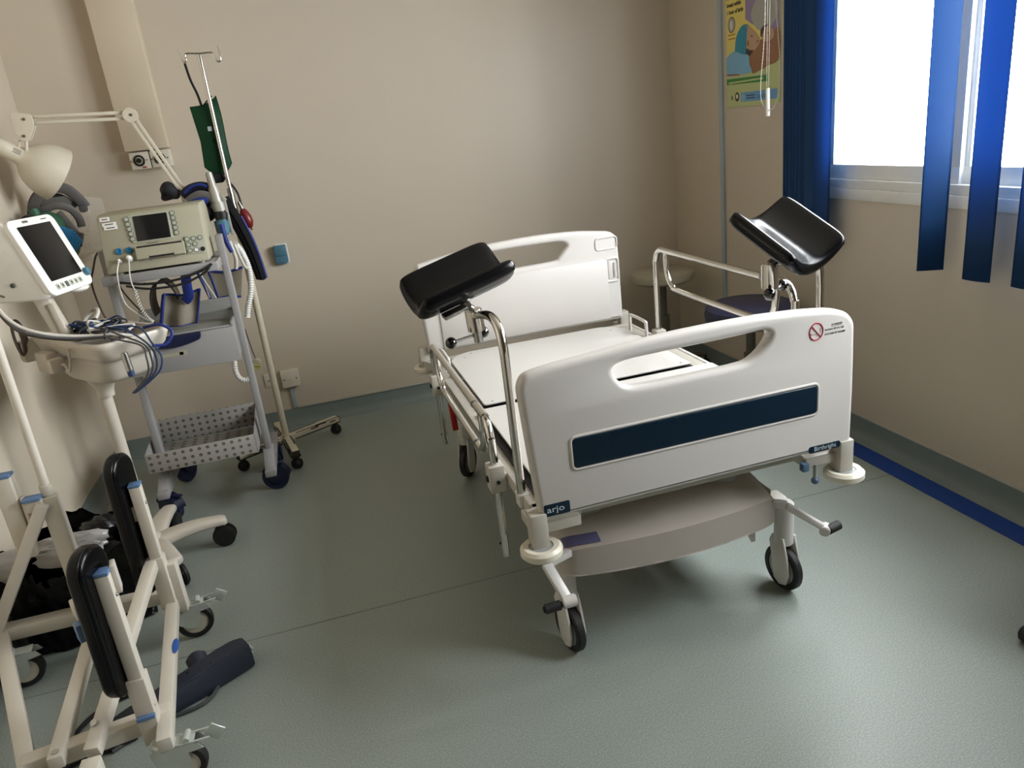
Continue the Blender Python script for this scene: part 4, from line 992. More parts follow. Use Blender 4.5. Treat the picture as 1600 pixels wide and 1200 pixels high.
for i, (dx, m) in enumerate(((0, 'cable_grey'), (.012, 'cable_blue'), (.026, 'cable_blue'), (-.012, 'cable_grey'))):
    cable('hanging_lead', 'thin dark lead hanging over the right rim of the basket', [bpnt(.02+.03*i, -.02, .985), bpnt(.14+.02*i, -.05+dx, 1.01), bpnt(.235, -.05+dx*3, .995), (-.585+dx, 2.655-.1*dx, .955), (-.572+dx*1.2, 2.645, .91), (-.580+dx, 2.645, .865), (-.612+dx*.6, 2.645, .83), (-.655+dx*.2, 2.645, .800)], .0032, m, 'lead', 'leads hanging from the basket', k=8, n=7)
pr_ = thing('temperature_probe', 'grey probe with blue tip held at the front edge of the basket', 'probe', (-.645, 2.62, .83))
obj('probe_body', MB().cyl((-.645, 2.63, .945), (-.642, 2.63, .88), .011, .012, n=18, bev=.003), 'steel', pr_)
obj('probe_tip', MB().cyl((-.642, 2.63, .882), (-.641, 2.63, .862), .011, n=18, bev=.002), 'cable_blue', pr_)
cl = MB()
for i in range(4): cl.tube([(-1.052+.012*math.cos(a)*(1+.2*i), 2.975+.008*i, .985+.062*math.sin(a)) for a in [j*PI/8 for j in range(17)]], .0045, n=7, k=2)
tag(obj('coiled_cable', cl, 'cable_brown'), 'brown mains cable coiled on the back of the roll stand', 'cable')

# ------------------------------------------------------------------ corner shelf with masks
tag(obj('corner_shelf', MB().span((XL+.002, 3.66, 1.130), (-.985, 4.12, 1.155), .004).span((XL+.002, 3.70, 1.06), (XL+.012, 4.08, 1.135), .002), 'stand_white'), 'small cream shelf on the left wall behind the vital signs monitor', 'shelf')
fs = thing('face_shield', 'face shield with grey headband and clear visor lying on the corner shelf', 'face shield', (-1.05, 3.93, 1.157))
FC = V((-1.06, 3.93, 1.33))
def hb_(r, z, a0, a1, tilt=.35): return [FC+V((r*1.15*math.cos(math.radians(a)), r*.9*math.sin(math.radians(a))-0, z+tilt*r*math.cos(math.radians(a+40)))) for a in range(a0, a1+1, 15)]
obj('crown_band', MB().tube([(-1.17, 3.90, 1.33), (-1.13, 3.88, 1.42), (-1.06, 3.87, 1.47), (-.995, 3.88, 1.46), (-.955, 3.89, 1.41), (-.94, 3.90, 1.37)], .024, n=12, k=7, flat=.3, up=(0, 1, 0)), 'grey_foam', fs)
obj('headband', MB().tube([(-1.18, 3.88, 1.30), (-1.12, 3.83, 1.365), (-1.04, 3.81, 1.395), (-.985, 3.82, 1.375), (-.965, 3.84, 1.33), (-.965, 3.85, 1.29)], .017, n=12, k=7, flat=.35, up=(0, 1, 0)), 'grey_foam', fs)
obj('inner_strap', MB().tube([(-1.16, 3.92, 1.36), (-1.10, 3.90, 1.42), (-1.03, 3.90, 1.42), (-.985, 3.90, 1.37)], .022, n=12, k=7, flat=.35, up=(0, 1, 0)), 'black_cloth', fs)
obj('cheek_strap', MB().tube([(-1.04, 3.82, 1.36), (-1.01, 3.80, 1.31), (-.99, 3.80, 1.26), (-1.0, 3.81, 1.21)], .024, n=12, k=7, flat=.35, up=(0, 1, 0)).box((-.985, 3.80, 1.245), (.05, .02, .06), (0, .4, 0), .006), 'grey_foam', fs)
obj('side_knob', MB().cyl((-.945, 3.90, 1.365), (-.945, 3.865, 1.365), .016, n=20, bev=.004).cyl((-.975, 3.80, 1.26), (-.975, 3.785, 1.26), .014, n=20, bev=.003), 'grey_foam', fs)
obj('visor', MB().grid(lambda u, v: (-1.06+.175*math.sin((u-.35)*2.2), 4.03-.15*math.cos((u-.35)*2.2), 1.16+.27*v*(1-.25*max(0, u-.5))), 24, 10, .0015), 'clear_visor', fs)
gm = thing('respirator_mask', 'green rubber respirator mask with black filter behind the vital signs monitor', 'mask', (-1.10, 3.85, 1.157))
obj('mask_body', MB().ball((-1.085, 3.80, 1.295), .078, (1, .9, 1.05)).ball((-1.045, 3.80, 1.225), .066, (1, .8, 1.1)).cyl((-1.115, 3.79, 1.36), (-1.12, 3.79, 1.395), .025, .02, n=20, bev=.004), 'green_rubber', gm)
obj('filter', MB().cyl((-1.130, 3.745, 1.345), (-1.130, 3.705, 1.34), .032, n=28, bev=.006).cyl((-1.130, 3.706, 1.34), (-1.130, 3.695, 1.34), .018, n=20), 'black_plastic', gm)
bp_ = MB()
for i in range(5): bp_.box((-1.012+.004*i, 3.72+.006*i, 1.272-.010*i), (.062, .012, .070), (.25, .5+.05*i, .2), .003)
tag(obj('pleated_cloth', bp_, 'pad_blue'), 'bright blue pleated cloth between the vital signs monitor and the shelf', 'cloth')

# ------------------------------------------------------------------ fittings on the back wall
def box_fit(name, label, cat, x0, z0, x1, z1, dep, y=YB, m='socket_white', group=None):
    t = thing(name, label, cat, ((x0+x1)/2, y, z0), group)
    obj('face_plate', MB().span((x0, y-dep, z0), (x1, y, z1), .004), m, t); return t
for i, (x0, x1, lab) in enumerate(((-.763, -.672, 'left of two cream isolator switches below the boxed pipe'), (-.667, -.575, 'right of two cream isolator switches below the boxed pipe'))):
    t = box_fit('isolator_switch', lab, 'switch', x0, 1.504, x1, 1.586, .075, group='isolator switches below the boxed pipe')
    cx, cz, y = (x0+x1)/2-.003, 1.546, YB-.076
    obj('dial_ring', MB().lathe([(.017, 0), (.027, 0), (.027, .005), (.024, .007), (.019, .007), (.017, .005)], (cx, y+.001, cz), (0, -1, 0), 32, closed=True), 'black_plastic', t)
    obj('dial_plate', MB().cyl((cx, y+.002, cz), (cx, y-.003, cz), .0185, n=28), 'socket_white', t)
    obj('dial_knob', MB().cyl((cx, y, cz), (cx, y-.018, cz), .0125, n=24, bev=.003), 'black_plastic', t)
    for q in (-.038, .036): obj('plate_screw', MB().cyl((cx+q, y+.002, cz), (cx+q, y-.001, cz), .003, n=10), 'ink_black', t)
    if i == 0: obj('red_mark', MB().span((cx+.008, y-.001, 1.509), (cx+.026, y+.001, 1.516)), 'poster_red', t)
t = box_fit('double_socket', 'white double wall socket behind the trolley, below the fetal monitor', 'socket', -.915, .905, -.735, 1.008, .012)
hs = None
for cx in (-.872, -.778):
    for dx, dz in ((0, .018), (-.011, -.004), (.011, -.004)):
        obj('pin_slot', MB().span((cx+dx-.004, YB-.0128, .945+dz-.006), (cx+dx+.004, YB-.011, .945+dz+.004)), 'dark_slot', t)
for cx in (-.848, -.802): obj('rocker_switch', MB().span((cx-.008, YB-.016, .975), (cx+.008, YB-.011, .996), .002), 'socket_white', t)
t = box_fit('socket_blank', 'small flat blank plate on the back wall left of the drip stand', 'wall plate', -.385, .253, -.335, .334, .008)
obj('plate_screw', MB().cyl((-.362, YB-.007, .292), (-.362, YB-.010, .292), .004, n=10), 'ink_black', t)
t = box_fit('fused_outlet', 'cream square fused outlet box above the skirting right of the drip stand', 'outlet', -.292, .242, -.193, .341, .042)
for q in (-.034, .034): obj('plate_screw', MB().cyl((-.2425+q, YB-.041, .290), (-.2425+q, YB-.0435, .290), .004, n=10), 'ink_black', t)
obj('fuse_holder', MB().span((-.262, YB-.045, .283), (-.222, YB-.041, .300), .002), 'socket_white', t)
struct('trim_5', MB().span((-.258, YB-.016, .11), (-.234, YB, .245), .003), 'grey_conduit')
t = thing('wall_holder', 'small teal plastic holder fixed to the back wall right of the drip stand', 'holder', (-.152, YB, .935))
obj('holder_body', MB().span((-.186, YB-.035, .94), (-.118, YB, 1.035), .006).span((-.183, YB-.042, .98), (-.121, YB-.032, 1.03), .004).span((-.176, YB-.03, .932), (-.128, YB-.004, .945), .004), 'teal_plastic', t)
obj('holder_back', MB().span((-.175, YB-.004, .935), (-.112, YB, 1.04), .001), 'white_plastic', t)

# ------------------------------------------------------------------ stools behind the bed
def stool(name, label, c, R, zt, th, mseat, mcol, nl=5, ang=.3, Lg=.24, sink=False):
    t = thing(name, label, 'stool', (c[0], c[1], 0))
    obj('seat', MB().lathe([(0, zt-th), (R-.02, zt-th), (R-.004, zt-th+.012), (R, zt-th*.5), (R-.006, zt-.012), (R-.03, zt), (0, zt+(.0 if not sink else -.006))], (c[0], c[1], 0), (0, 0, 1), 48), mseat, t)
    obj('seat_plate', MB().cyl((c[0], c[1], zt-th-.012), (c[0], c[1], zt-th), .08, n=24), mcol, t)
    obj('gas_column', MB().cyl((c[0], c[1], .10), (c[0], c[1], zt-th-.008), .022, n=24).cyl((c[0], c[1], .10), (c[0], c[1], .34), .034, n=24, bev=.003), mcol, t)
    for i in range(nl):
        a = ang+2*PI*i/nl; e = V((c[0]+Lg*math.cos(a), c[1]+Lg*math.sin(a), .075))
        l = obj('leg', MB().bar((c[0], c[1], .11), e, .034, .024, .005), mcol, t)
        obj('castor', MB().cyl((e.x, e.y-.014, .026), (e.x, e.y+.014, .026), .026, n=24, bev=.005).cyl((e.x, e.y, .03), (e.x, e.y, .075), .008, n=12), 'black_rubber', l)
    return t
stool('round_stool', 'beige round stool in the far right corner behind the bed', (1.955, 3.98), .188, .612, .065, 'stool_beige', 'stool_metal', 5, -.42, .235)
stool('round_stool', 'navy padded round stool beside the window wall behind the bed', (1.955, 3.06), .215, .585, .085, 'stool_navy', 'stool_metal', 5, .2, .24)
stool('round_stool', 'black castored stool at the right edge of the photo, mostly out of view', (1.945, 1.235), .16, .52, .07, 'black_vinyl', 'black_plastic', 5, 2.86, .262)

# ------------------------------------------------------------------ white padded frame in the foreground
fr_ = thing('padded_support_frame', 'white square tube frame on castors with two black pads, in the left foreground', 'frame', (-.88, 2.08, 0))
def tb(name, p, q, w=.036, h=.036, up=(0, 0, 1), m='frame_paint', parent=None, bev=.004): return obj(name, MB().bar(p, q, w, h, bev, up), m, parent or fr_)
Z = .155
tb('base_rail', (-.575, 1.68, Z), (-.655, 2.42, Z), .036, .04)
obj('oval_badge', MB().ball((-.597+.0, 2.07, Z+.021), .012, (.8, 3.2, .12), (0, 0, .107), 20), 'oval_blue', fr_)
tb('cross_beam', (-1.19, 2.42, Z), (-.625, 2.42, Z), .05, .045)
tb('cross_beam', (-.915, 1.745, Z), (-.575, 1.80, Z), .045, .045)
tb('base_rail', (-.895, 1.725, Z), (-1.165, 2.39, Z), .04, .04)
tb('slanted_rail', (-.822, 1.70, Z+.02), (-.875, 2.42, Z+.02))
tb('slanted_rail', (-.740, 1.70, Z+.02), (-.665, 2.345, .325))
obj('bolt', MB().cyl((-.740, 1.765, .212), (-.741, 1.763, .216), .009, n=14), 'steel', fr_)
obj('bolt', MB().cyl((-.824, 1.72, .190), (-.824, 1.72, .195), .009, n=14), 'steel', fr_)
tb('open_socket', (-.735, 1.655, .135), (-.735, 1.655, .185), .045, .045)
# rear uprights
tb('upright', (-.918, 2.425, .13), (-.918, 2.425, .585), .050, .040, (0, 1, 0))
tb('upright', (-1.022, 2.425, .40), (-1.022, 2.425, .672), .052, .040, (0, 1, 0))
tb('brace', (-.930, 2.395, .570), (-1.185, 2.395, .165), .036, .030, (0, 1, 0))
obj('end_cap', MB().box((-1.022, 2.425, .676), (.054, .042, .010), None, .003), 'cap_blue', fr_)
obj('end_cap', MB().box((-.955, 2.40, .594), (.052, .042, .010), None, .003), 'cap_blue', fr_)
tb('bracket', (-.985, 2.42, .47), (-.985, 2.42, .60), .012, .03, (0, 1, 0))
tb('bracket', (-.955, 2.41, .55), (-.955, 2.41, .592), .048, .038, (0, 1, 0))
# front uprights with telescopic sleeves
def upright(x, y, z0, z1, zs):
    tb('upright', (x, y, z0), (x, y, z1), .034, .034, (0, 1, 0))
    tb('upright_sleeve', (x-.002, y+.002, z0-.005), (x-.002, y+.002, zs), .046, .046, (0, 1, 0))
    obj('end_cap', MB().box((x, y, z1+.004), (.036, .036, .010), None, .003), 'cap_blue', fr_)
    obj('screw', MB().ball((x+.0175, y-.004, z1-.06), .005, n=10), 'steel', fr_); obj('screw', MB().ball((x+.0175, y-.004, z0+.10), .005, n=10), 'steel', fr_)
upright(-.651, 2.34, .16, .590, .34)
upright(-.616, 1.765, .12, .612, .315)
obj('end_cap', MB().box((-.618, 1.755, .205), (.044, .044, .012), (0, 0, .1), .003), 'cap_blue', fr_)
tb('sleeve', (-.630, 2.36, .12), (-.630, 2.36, .30), .05, .045, (0, 1, 0))
def pad(c, tilt, yaw, H=.40, Wd=.125, T=.042):
    m = M.Translation(V(c)) @ Euler((0, tilt, yaw)).to_matrix().to_4x4() @ M(((0, 0, 1, 0), (1, 0, 0, 0), (0, 1, 0, 0), (0, 0, 0, 1)))
    ol = rrect(-Wd/2, -H/2, Wd/2, H/2, Wd*.46, 8)
    p = obj('knee_pad', plate_mb(ol, [], T, .014, m), 'black_vinyl', fr_)
    obj('pad_seam', MB().tube([m @ V((x*.985, y*.992, T/2-.010)) for x, y in ol], .0018, n=6, k=0, closed=True), 'black_vinyl', p)
    q = V(c); return p
pad((-.692, 2.36, .455), .02, math.radians(-14), .48)
pad((-.648, 1.775, .478), .02, math.radians(-14), .41)
obj('pad_mount', MB().bar((-.675, 2.35, .50), (-.650, 2.345, .50), .04, .05), 'frame_paint', fr_)
obj('pad_mount', MB().bar((-.640, 1.77, .50), (-.615, 1.768, .50), .04, .05), 'frame_paint', fr_)
obj('pad_mount', MB().box((-.597, 1.79, .585), (.012, .04, .075), (0, 0, .2), .002), 'frame_paint', fr_)
obj('pad_bracket', MB().box((-.71, 1.83, .50), (.03, .05, .045), (0, 0, .5), .004), 'frame_paint', fr_)
obj('end_cap', MB().box((-.708, 1.80, .455), (.03, .03, .05), (0, 0, .5), .004), 'cap_blue', fr_)
def fcastor(x, y, yaw, brake=True):
    d = V((math.cos(yaw), math.sin(yaw), 0)); a = V((-d.y, d.x, 0)); c = V((x, y, .058)); R_ = .058
    f = MB()
    f.lathe([(0, .118), (.024, .118), (.030, .124), (.030, .134), (.024, .140), (0, .140)], (c.x-d.x*.035, c.y-d.y*.035, 0), (0, 0, 1), 28)
    for s in (-1, 1):
        pr2 = [(-.062, .062), (-.055, .02), (-.02, -.012), (.012, -.012), (.02, .012), (.02, .04), (.055, .045), (.045, .062), (0, .070), (-.05, .066)]
        f.prism([c+d*px_*1.1+a*s*.018+V((0, 0, pz)) for px_, pz in pr2], a*s*.003)
    f.bar(c-d*.05+V((0, 0, .066)), c+d*.04+V((0, 0, .066)), .004, .042, .001, up=a)
    fk = obj('castor', f, 'zinc', fr_)
    obj('tyre', MB().lathe([(R_*.70, -.013), (R_-.004, -.013), (R_, -.008), (R_, .008), (R_-.004, .013), (R_*.70, .013)], c, a, 40, closed=True), 'black_rubber', fk)
    obj('wheel_hub', MB().lathe([(0, -.016), (.010, -.016), (.012, -.011), (R_*.72, -.009), (R_*.72, .009), (.012, .011), (.010, .016), (0, .016)], c, a, 32), 'socket_white', fk)
    if brake:
        q = c+d*.045+V((0, 0, .066))
        b = MB().bar(q-a*.018-d*.03, q-a*.018+d*.035+V((0, 0, .004)), .006, .006, .002).bar(q+a*.018-d*.03, q+a*.018+d*.035+V((0, 0, .004)), .006, .006, .002).cyl(q-a*.018-d*.022+V((0, 0, .008)), q+a*.018-d*.022+V((0, 0, .008)), .008, n=16)
        b.bar(q+d*.033-V((0, 0, .012)), q+d*.058+V((0, 0, .018)), .040, .005, .002, up=a)
        obj('brake_pedal', b, 'zinc', fk)
fcastor(-.602, 2.372, 0.12); fcastor(-.557, 1.722, -.05); fcastor(-1.112, 2.335, .15, False); fcastor(-.93, 1.70, .2)
wp = thing('white_pole', 'plain white round pole standing in the left rear upright of the padded frame', 'pole', (-.918, 2.425, .585))
obj('pole_tube', MB().cyl((-.918, 2.425, .585), (-.915, 2.425, 1.22), .0135, n=20, bev=.002), 'frame_paint', wp)
obj('pole_foot', MB().cyl((-.918, 2.425, .585), (-.918, 2.425, .625), .018, n=20, bev=.004), 'frame_paint', wp)

# black waste bags behind the frame
wb = thing('waste_bin_bag', 'crumpled black refuse bag on the floor behind the padded frame', 'bag', (-.985, 2.565, 0))
def bag(u, v):
    a = 2*PI*u; k = .80+.2*v+.09*math.sin(5*a+v*4)+.05*math.sin(13*a+v*9)+.08*math.sin(3*a+1)
    x = -.985+.225*k*math.cos(a); y = 2.565+.105*k*math.sin(a)
    return (max(x, XL+.014+.003*math.sin(9*u)), min(max(y, 2.455), 2.665), .004+.335*v+.03*math.sin(4*a+2)*v+.07*v*max(0, math.cos(a-.9))+.010*math.sin(17*a)*v)
bgo = obj('bag_liner', MB().grid(bag, 90, 26, .004), 'bag_black', wb, sharp=75)
obj('bag_fold', lump((-1.0, 2.57, .30), (.15, .07, .05), 31, .35, fine=.10), 'bag_black', wb, sharp=80)
obj('bag_fold', lump((-.855, 2.60, .355), (.065, .05, .045), 33, .4, fine=.10), 'bag_black', wb, sharp=80)
cb = thing('clear_plastic_bag', 'crumpled clear plastic bag lying in the black refuse bag', 'bag', (-.99, 2.52, .30))
obj('plastic_film', lump((-.985, 2.505, .345), (.11, .035, .045), 41, .5, fine=.12), 'bag_clear', cb, sharp=50)
obj('plastic_film', lump((-.895, 2.52, .35), (.05, .03, .03), 42, .5, fine=.12), 'bag_clear', cb, sharp=50)

# foot switch and its cable on the floor
fsw = thing('foot_pedal', 'navy plastic foot pedal bar lying on the floor beside the padded frame', 'foot pedal', (-.60, 2.08, 0))
def hsec(p, d, w, h, ch):
    s = V((-d.y, d.x, 0)).normalized(); p = V(p)
    return [p+s*w+V((0, 0, 0)), p+s*w+V((0, 0, h*.55)), p+s*(w-ch)+V((0, 0, h)), p-s*(w-ch)+V((0, 0, h)), p-s*w+V((0, 0, h*.55)), p-s*w]
dirp = V((.42, .215, 0)).normalized()
spine = [((-.805, 1.935, .002), .032, .055), ((-.74, 1.975, .002), .036, .062), ((-.66, 2.02, .002), .042, .066), ((-.58, 2.065, .002), .046, .072), ((-.50, 2.115, .002), .046, .080), ((-.455, 2.14, .002), .044, .082), ((-.425, 2.155, .004), .040, .074)]
b = bmesh.new(); RR = [[b.verts.new(q) for q in hsec(p, dirp, w_, h_, .014)] for p, w_, h_ in spine]
for A, B in zip(RR, RR[1:]):
    for j in range(6): b.faces.new((A[j], A[(j+1) % 6], B[(j+1) % 6], B[j]))
b.faces.new(RR[0][::-1]); b.faces.new(RR[-1]); bmesh.ops.recalc_face_normals(b, faces=b.faces[:])
bmesh.ops.bevel(b, geom=[e for e in b.edges], offset=.004, segments=2, affect='EDGES')
m = MB(); m.merge(b); pb = obj('pedal_body', m, 'pedal_navy', fsw)
obj('side_knob', MB().cyl((-.560, 2.120, .035), (-.582, 2.172, .058), .030, .032, n=28, bev=.010), 'pedal_navy', fsw)
pe = V((-.420, 2.158, .04))
en = MB()
for i in range(3): en.bar(pe+V((-.012, .022-.02*i, .012+.0*i)), pe+V((.006, .020-.02*i, -.018)), .010, .006, .002)
obj('end_contact', en, 'zinc', pb)
ho_ = MB()
for t, s in ((.12, .01), (.30, -.012), (.55, .008), (.74, -.015), (.9, .012)): 
    q = V((-.75, 1.97, .0)).lerp(V((-.45, 2.14, .0)), t); h_ = .064+.018*t; q = q+V((-dirp.y, dirp.x, 0))*s; ho_.cyl(q+V((0, 0, h_-.002)), q+V((0, 0, h_+.002)), .004, n=10)
obj('pedal_hole', ho_, 'dark_slot', pb)
cable('pedal_cable', 'black pedal cable curving over the floor under the padded frame', [(-.70, 2.02, .02), (-.72, 2.10, .007), (-.765, 2.133, .007), (-.841, 2.108, .007), (-.892, 2.046, .007), (-.905, 1.97, .007), (-.88, 1.90, .007), (-.80, 1.91, .02)], .006, 'cable_black', k=8)
cable('pedal_cable', 'dark cable running along the near side of the foot pedal', [(-.78, 1.90, .007), (-.70, 1.955, .007), (-.655, 1.975, .007), (-.57, 1.99, .007), (-.53, 2.02, .007), (-.51, 2.07, .012)], .006, 'cable_grey', k=8)
cable('floor_cable', 'heavy black cable crossing under the near beam of the padded frame', [(-.93, 1.86, .009), (-.86, 1.90, .009), (-.78, 1.915, .009), (-.72, 1.93, .012)], .009, 'cable_black', k=8)

# ------------------------------------------------------------------ vertical blind and poster at the window
BX = 2.14
bl_ = thing('vertical_blind', 'blue vertical blind with parted slats hanging in front of the window', 'blind', (BX, 1.9, 2.40))
obj('head_rail', MB().span((BX-.022, .35, 2.405), (BX+.022, 3.30, 2.44), .004).span((BX-.03, .35, 2.44), (XR, .42, 2.47), .002).span((BX-.03, 3.20, 2.44), (XR, 3.27, 2.47), .002), 'frame_white', bl_)
def slat(yc, w, zb, yaw, curl=.012, swing=0., zt=2.40):
    def fn(u, v):
        q = (u-.5)*w; bow = curl*(1-(2*u-1)**2)
        z = zb+(zt-zb)*v
        return (BX-bow*math.cos(yaw)+q*math.sin(yaw)-swing*(1-v)*0, yc-q*math.cos(yaw)+swing*(1-v), z)
    return obj('blind_slat', MB().grid(fn, 12, 10, .0008), 'blind_blue', bl_, sharp=80)
for i in range(9): 
    s_ = slat(3.005-.0225*i, .125 if i in (0, 8) else .11, .835+.004*(i % 3), math.radians([8, 30, 34, 28, 33, 30, 27, 32, 6][i]), .008)
slat(2.196, .088, .840, math.radians(60), .006)
slat(1.998, .100, .833, math.radians(8), .008)
slat(1.80, .12, .838, math.radians(6), .010)
slat(1.62, .12, .838, math.radians(55), .008)
for i in range(9): slat(1.42-.10*i, .12, .838, math.radians(50+6*(i % 3)), .008)
cd = MB()
for pts in ([(2.115, 3.175, 2.40), (2.115, 3.178, 1.90), (2.115, 3.19, 1.72), (2.115, 3.212, 1.58), (2.115, 3.214, 1.50), (2.115, 3.195, 1.465), (2.115, 3.155, 1.44), (2.115, 3.11, 1.455), (2.115, 3.075, 1.52), (2.115, 3.068, 1.62), (2.115, 3.085, 1.76), (2.115, 3.10, 1.90), (2.115, 3.105, 2.40)],):
    P = smoothpath(pts, 40); cd.tube(P, [.0022 if i % 4 < 2 else .0013 for i in range(len(P))], n=6, k=0)
cdo = obj('control_chain', cd, 'white_plastic', bl_)
obj('pull_cord', MB().cyl((2.115, 3.168, 1.53), (2.115, 3.150, 2.40), .0009, n=6)
   .cyl((2.115, 3.154, 1.53), (2.115, 3.128, 2.40), .0009, n=6), 'poster_yellow' if False else 'white_plastic', bl_)
obj('cord_weight', MB().lathe([(0, 0), (.010, 0), (.0105, .004), (.0095, .115), (.007, .12), (0, .12)], (2.115, 3.160, 1.415), (0, 0, 1), 20), 'white_plastic', bl_)

ps = thing('wall_poster', 'health poster of a woman in a teal headscarf nursing a baby, on the window wall', 'poster', (XR, 3.456, 1.465))
PX = XR-.003
def flatpoly(name, pts, m, lift, parent=ps, smooth=True, label=None):
    ol = loop2([(-y, z) for y, z in pts], 5) if smooth else [(-y, z) for y, z in pts]
    return obj(name, plate_mb(ol, [], .0006, .0001, YZ(PX-lift)), m, parent, label=label)
sheet = obj('paper_sheet', MB().span((PX, 3.228, 1.466), (XR, 3.684, 2.10)), 'poster_green', ps)
flatpoly('yellow_field', [(3.683, 2.098), (3.683, 1.70), (3.60, 1.69), (3.229, 1.69), (3.229, 2.098)], 'poster_yellow', .0008, smooth=False)
flatpoly('green_field', [(3.683, 1.64), (3.50, 1.65), (3.35, 1.70), (3.229, 1.76), (3.229, 1.467), (3.683, 1.467)], 'poster_green', .0012, smooth=False)
flatpoly('gown', [(3.508, 2.09), (3.509, 1.862), (3.45, 1.831), (3.36, 1.80), (3.232, 1.77), (3.232, 2.09)], 'poster_lilac', .0016, smooth=False)
flatpoly('apron', [(3.46, 1.87), (3.42, 1.93), (3.36, 1.97), (3.28, 1.94), (3.24, 1.87), (3.30, 1.80), (3.40, 1.80)], 'poster_grey', .0020)
flatpoly('collar', [(3.43, 2.02), (3.38, 1.935), (3.34, 1.97), (3.31, 2.05)], 'poster_dark', .0024, smooth=False)
flatpoly('arm', [(3.475, 1.70), (3.44, 1.735), (3.38, 1.755), (3.30, 1.765), (3.234, 1.79), (3.234, 1.66), (3.32, 1.635), (3.40, 1.618), (3.455, 1.618)], 'poster_skin', .0026)
flatpoly('face', [(3.500, 1.835), (3.46, 1.818), (3.43, 1.80), (3.400, 1.775), (3.385, 1.755), (3.395, 1.735), (3.43, 1.715), (3.47, 1.708), (3.50, 1.73)], 'poster_tan', .0030)
flatpoly('hair', [(3.500, 1.73), (3.47, 1.72), (3.44, 1.715), (3.47, 1.695), (3.50, 1.69), (3.515, 1.705)], 'poster_dark', .0032)
flatpoly('baby_head', [(3.375, 1.79), (3.345, 1.805), (3.30, 1.80), (3.275, 1.775), (3.28, 1.75), (3.33, 1.742), (3.365, 1.755)], 'poster_tan', .0034)
flatpoly('baby_hair', [(3.375, 1.80), (3.34, 1.815), (3.32, 1.81), (3.35, 1.795), (3.37, 1.765), (3.38, 1.775)], 'poster_dark', .0036)
flatpoly('closed_eye', [(3.462, 1.786), (3.445, 1.779), (3.446, 1.775), (3.463, 1.781)], 'poster_dark', .0034, smooth=False)
flatpoly('ear', [(3.485+.010*math.cos(a), 1.752+.013*math.sin(a)) for a in [i*PI/5 for i in range(10)]], 'poster_skin', .0033)
flatpoly('lips', [(3.412, 1.752), (3.400, 1.757), (3.398, 1.750), (3.410, 1.745)], 'poster_red', .0034, smooth=False)
flatpoly('baby_eye', [(3.325, 1.778), (3.312, 1.776), (3.312, 1.773), (3.326, 1.774)], 'poster_dark', .0038, smooth=False)
flatpoly('headscarf', [(3.493, 1.833), (3.53, 1.838), (3.56, 1.822), (3.588, 1.79), (3.60, 1.74), (3.602, 1.715), (3.557, 1.706), (3.510, 1.705), (3.50, 1.74), (3.497, 1.78)], 'poster_teal', .0038)
flatpoly('shawl', [(3.678, 1.70), (3.64, 1.722), (3.60, 1.728), (3.54, 1.71), (3.480, 1.698), (3.475, 1.66), (3.455, 1.622), (3.55, 1.617), (3.66, 1.618), (3.678, 1.64)], 'poster_sky', .0042)
flatpoly('red_line', [(3.678, 1.622), (3.56, 1.614), (3.56, 1.619), (3.678, 1.628)], 'poster_red', .0044, smooth=False)
gb_ = flatpoly('green_banner', [(3.682, 1.604), (3.326, 1.597), (3.326, 1.568), (3.682, 1.577)], 'poster_band', .0020, smooth=False)
obj('banner_text', MB().span((PX-.0028, 3.36, 1.580), (PX-.0024, 3.665, 1.588)), 'poster_green', gb_)
flatpoly('logo_band', [(3.553, 1.532), (3.246, 1.530), (3.25, 1.486), (3.553, 1.488)], 'poster_logo', .0020, smooth=False)
flatpoly('round_emblem', [(3.532+.018*math.cos(a), 1.510+.018*math.sin(a)) for a in [i*PI/6 for i in range(12)]], 'poster_sky', .0026)
flatpoly('dark_emblem', [(3.588+.019*math.cos(a), 1.514+.022*math.sin(a)) for a in [i*PI/6 for i in range(12)]], 'poster_dark', .0024)
flatpoly('emblem_centre', [(3.588+.010*math.cos(a), 1.516+.011*math.sin(a)) for a in [i*PI/6 for i in range(12)]], 'white_plastic', .0028)
flatpoly('crest', [(3.640, 1.503), (3.628, 1.503), (3.630, 1.518), (3.638, 1.524)], 'poster_dark', .0024, smooth=False)
lg_ = MB().span((PX-.0028, 3.43, 1.512), (PX-.0024, 3.505, 1.517)).span((PX-.0028, 3.43, 1.500), (PX-.0024, 3.505, 1.505))
obj('logo_text', lg_, 'cable_blue', ps)
obj('logo_letters', text_mb('unicef', .036, YZ(PX-.0024) @ M.Translation((-3.41, 1.497, 0)), .0002), 'socket_blue', ps)
tl_ = text_mb('breast within', .0262, YZ(PX-.0018) @ M.Translation((-3.672, 1.936, 0)), .0003, sx=.92, off=.0006)
tl_.merge(text_mb('1 hour of birth', .0262, YZ(PX-.0018) @ M.Translation((-3.672, 1.903, 0)), .0003, sx=.92, off=.0006).bm)
tl_.merge(text_mb('Put to the', .0262, YZ(PX-.0018) @ M.Translation((-3.672, 1.969, 0)), .0003, sx=.92, off=.0006).bm)
obj('headline', tl_, 'ink_black', ps)
ov = flatpoly('oval_emblem', [(3.632+.033*math.cos(a), 1.854+.036*math.sin(a)) for a in [i*PI/8 for i in range(16)]], 'poster_dark', .0014)
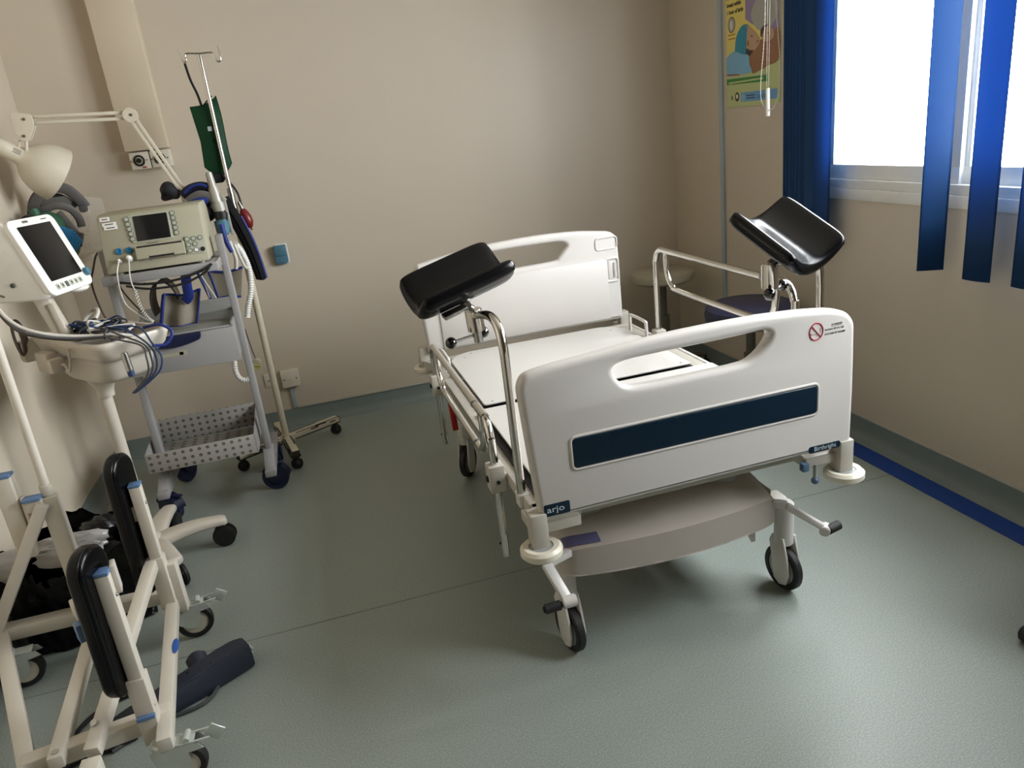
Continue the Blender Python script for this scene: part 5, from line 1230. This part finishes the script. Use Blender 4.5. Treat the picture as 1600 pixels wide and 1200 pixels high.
flatpoly('oval_centre', [(3.632+.029*math.cos(a), 1.854+.032*math.sin(a)) for a in [i*PI/8 for i in range(16)]], 'poster_grey', .0020)
flatpoly('oval_figure', [(3.632+.010*math.cos(a), 1.852+.022*math.sin(a)) for a in [i*PI/8 for i in range(16)]], 'white_plastic', .0026)
obj('small_print', MB().span((PX-.0016, 3.60, 1.806), (PX-.0012, 3.662, 1.810)).span((PX-.0016, 3.60, 1.788), (PX-.0012, 3.662, 1.792)), 'poster_red', ps)

# ------------------------------------------------------------------ light and camera
wd = bpy.data.worlds.new('World'); sc.world = wd; wd.use_nodes = True
t = wd.node_tree; bg = t.nodes['Background']
bg.inputs['Color'].default_value = (.95, .97, 1.0, 1); bg.inputs['Strength'].default_value = 15.0
def portal(name, loc, sx, sy, rot):
    l = bpy.data.lights.new(name, 'AREA'); l.shape = 'RECTANGLE'; l.size = sx; l.size_y = sy; l.cycles.is_portal = True
    o = bpy.data.objects.new(name, l); COL.objects.link(o); o.location = loc; o.rotation_euler = rot
portal('window_portal', (XR+.12, (WY0+WY1)/2, (WZ0+WZ1)/2), WZ1-WZ0, WY1-WY0, (0, PI/2, 0))
cam = bpy.data.cameras.new('camera'); cam.sensor_width = 36; cam.sensor_fit = 'HORIZONTAL'; cam.lens = 1167.28/1600*36; cam.clip_start = .05
cob = bpy.data.objects.new('camera', cam); COL.objects.link(cob)
R = M(((0.95547464, -0.27337257, -0.11106595), (-0.19058901, -0.28440639, -0.93956843), (0.22526437, 0.91890176, -0.3238449)))
RT = R.transposed() @ M(((1, 0, 0), (0, -1, 0), (0, 0, -1)))
cob.matrix_world = M.Translation((0, 0, 1.5)) @ RT.to_4x4()
sc.camera = cob
sc.view_settings.view_transform = 'Standard'; sc.view_settings.look = 'None'; sc.view_settings.gamma = 1; sc.view_settings.use_curve_mapping = False
sc.view_settings.exposure = 1.17
sc.cycles.use_denoising = True; sc.cycles.max_bounces = 10; sc.cycles.diffuse_bounces = 6; sc.cycles.transparent_max_bounces = 12
sc.cycles.sample_clamp_indirect = 8; sc.cycles.caustics_reflective = False; sc.cycles.caustics_refractive = False
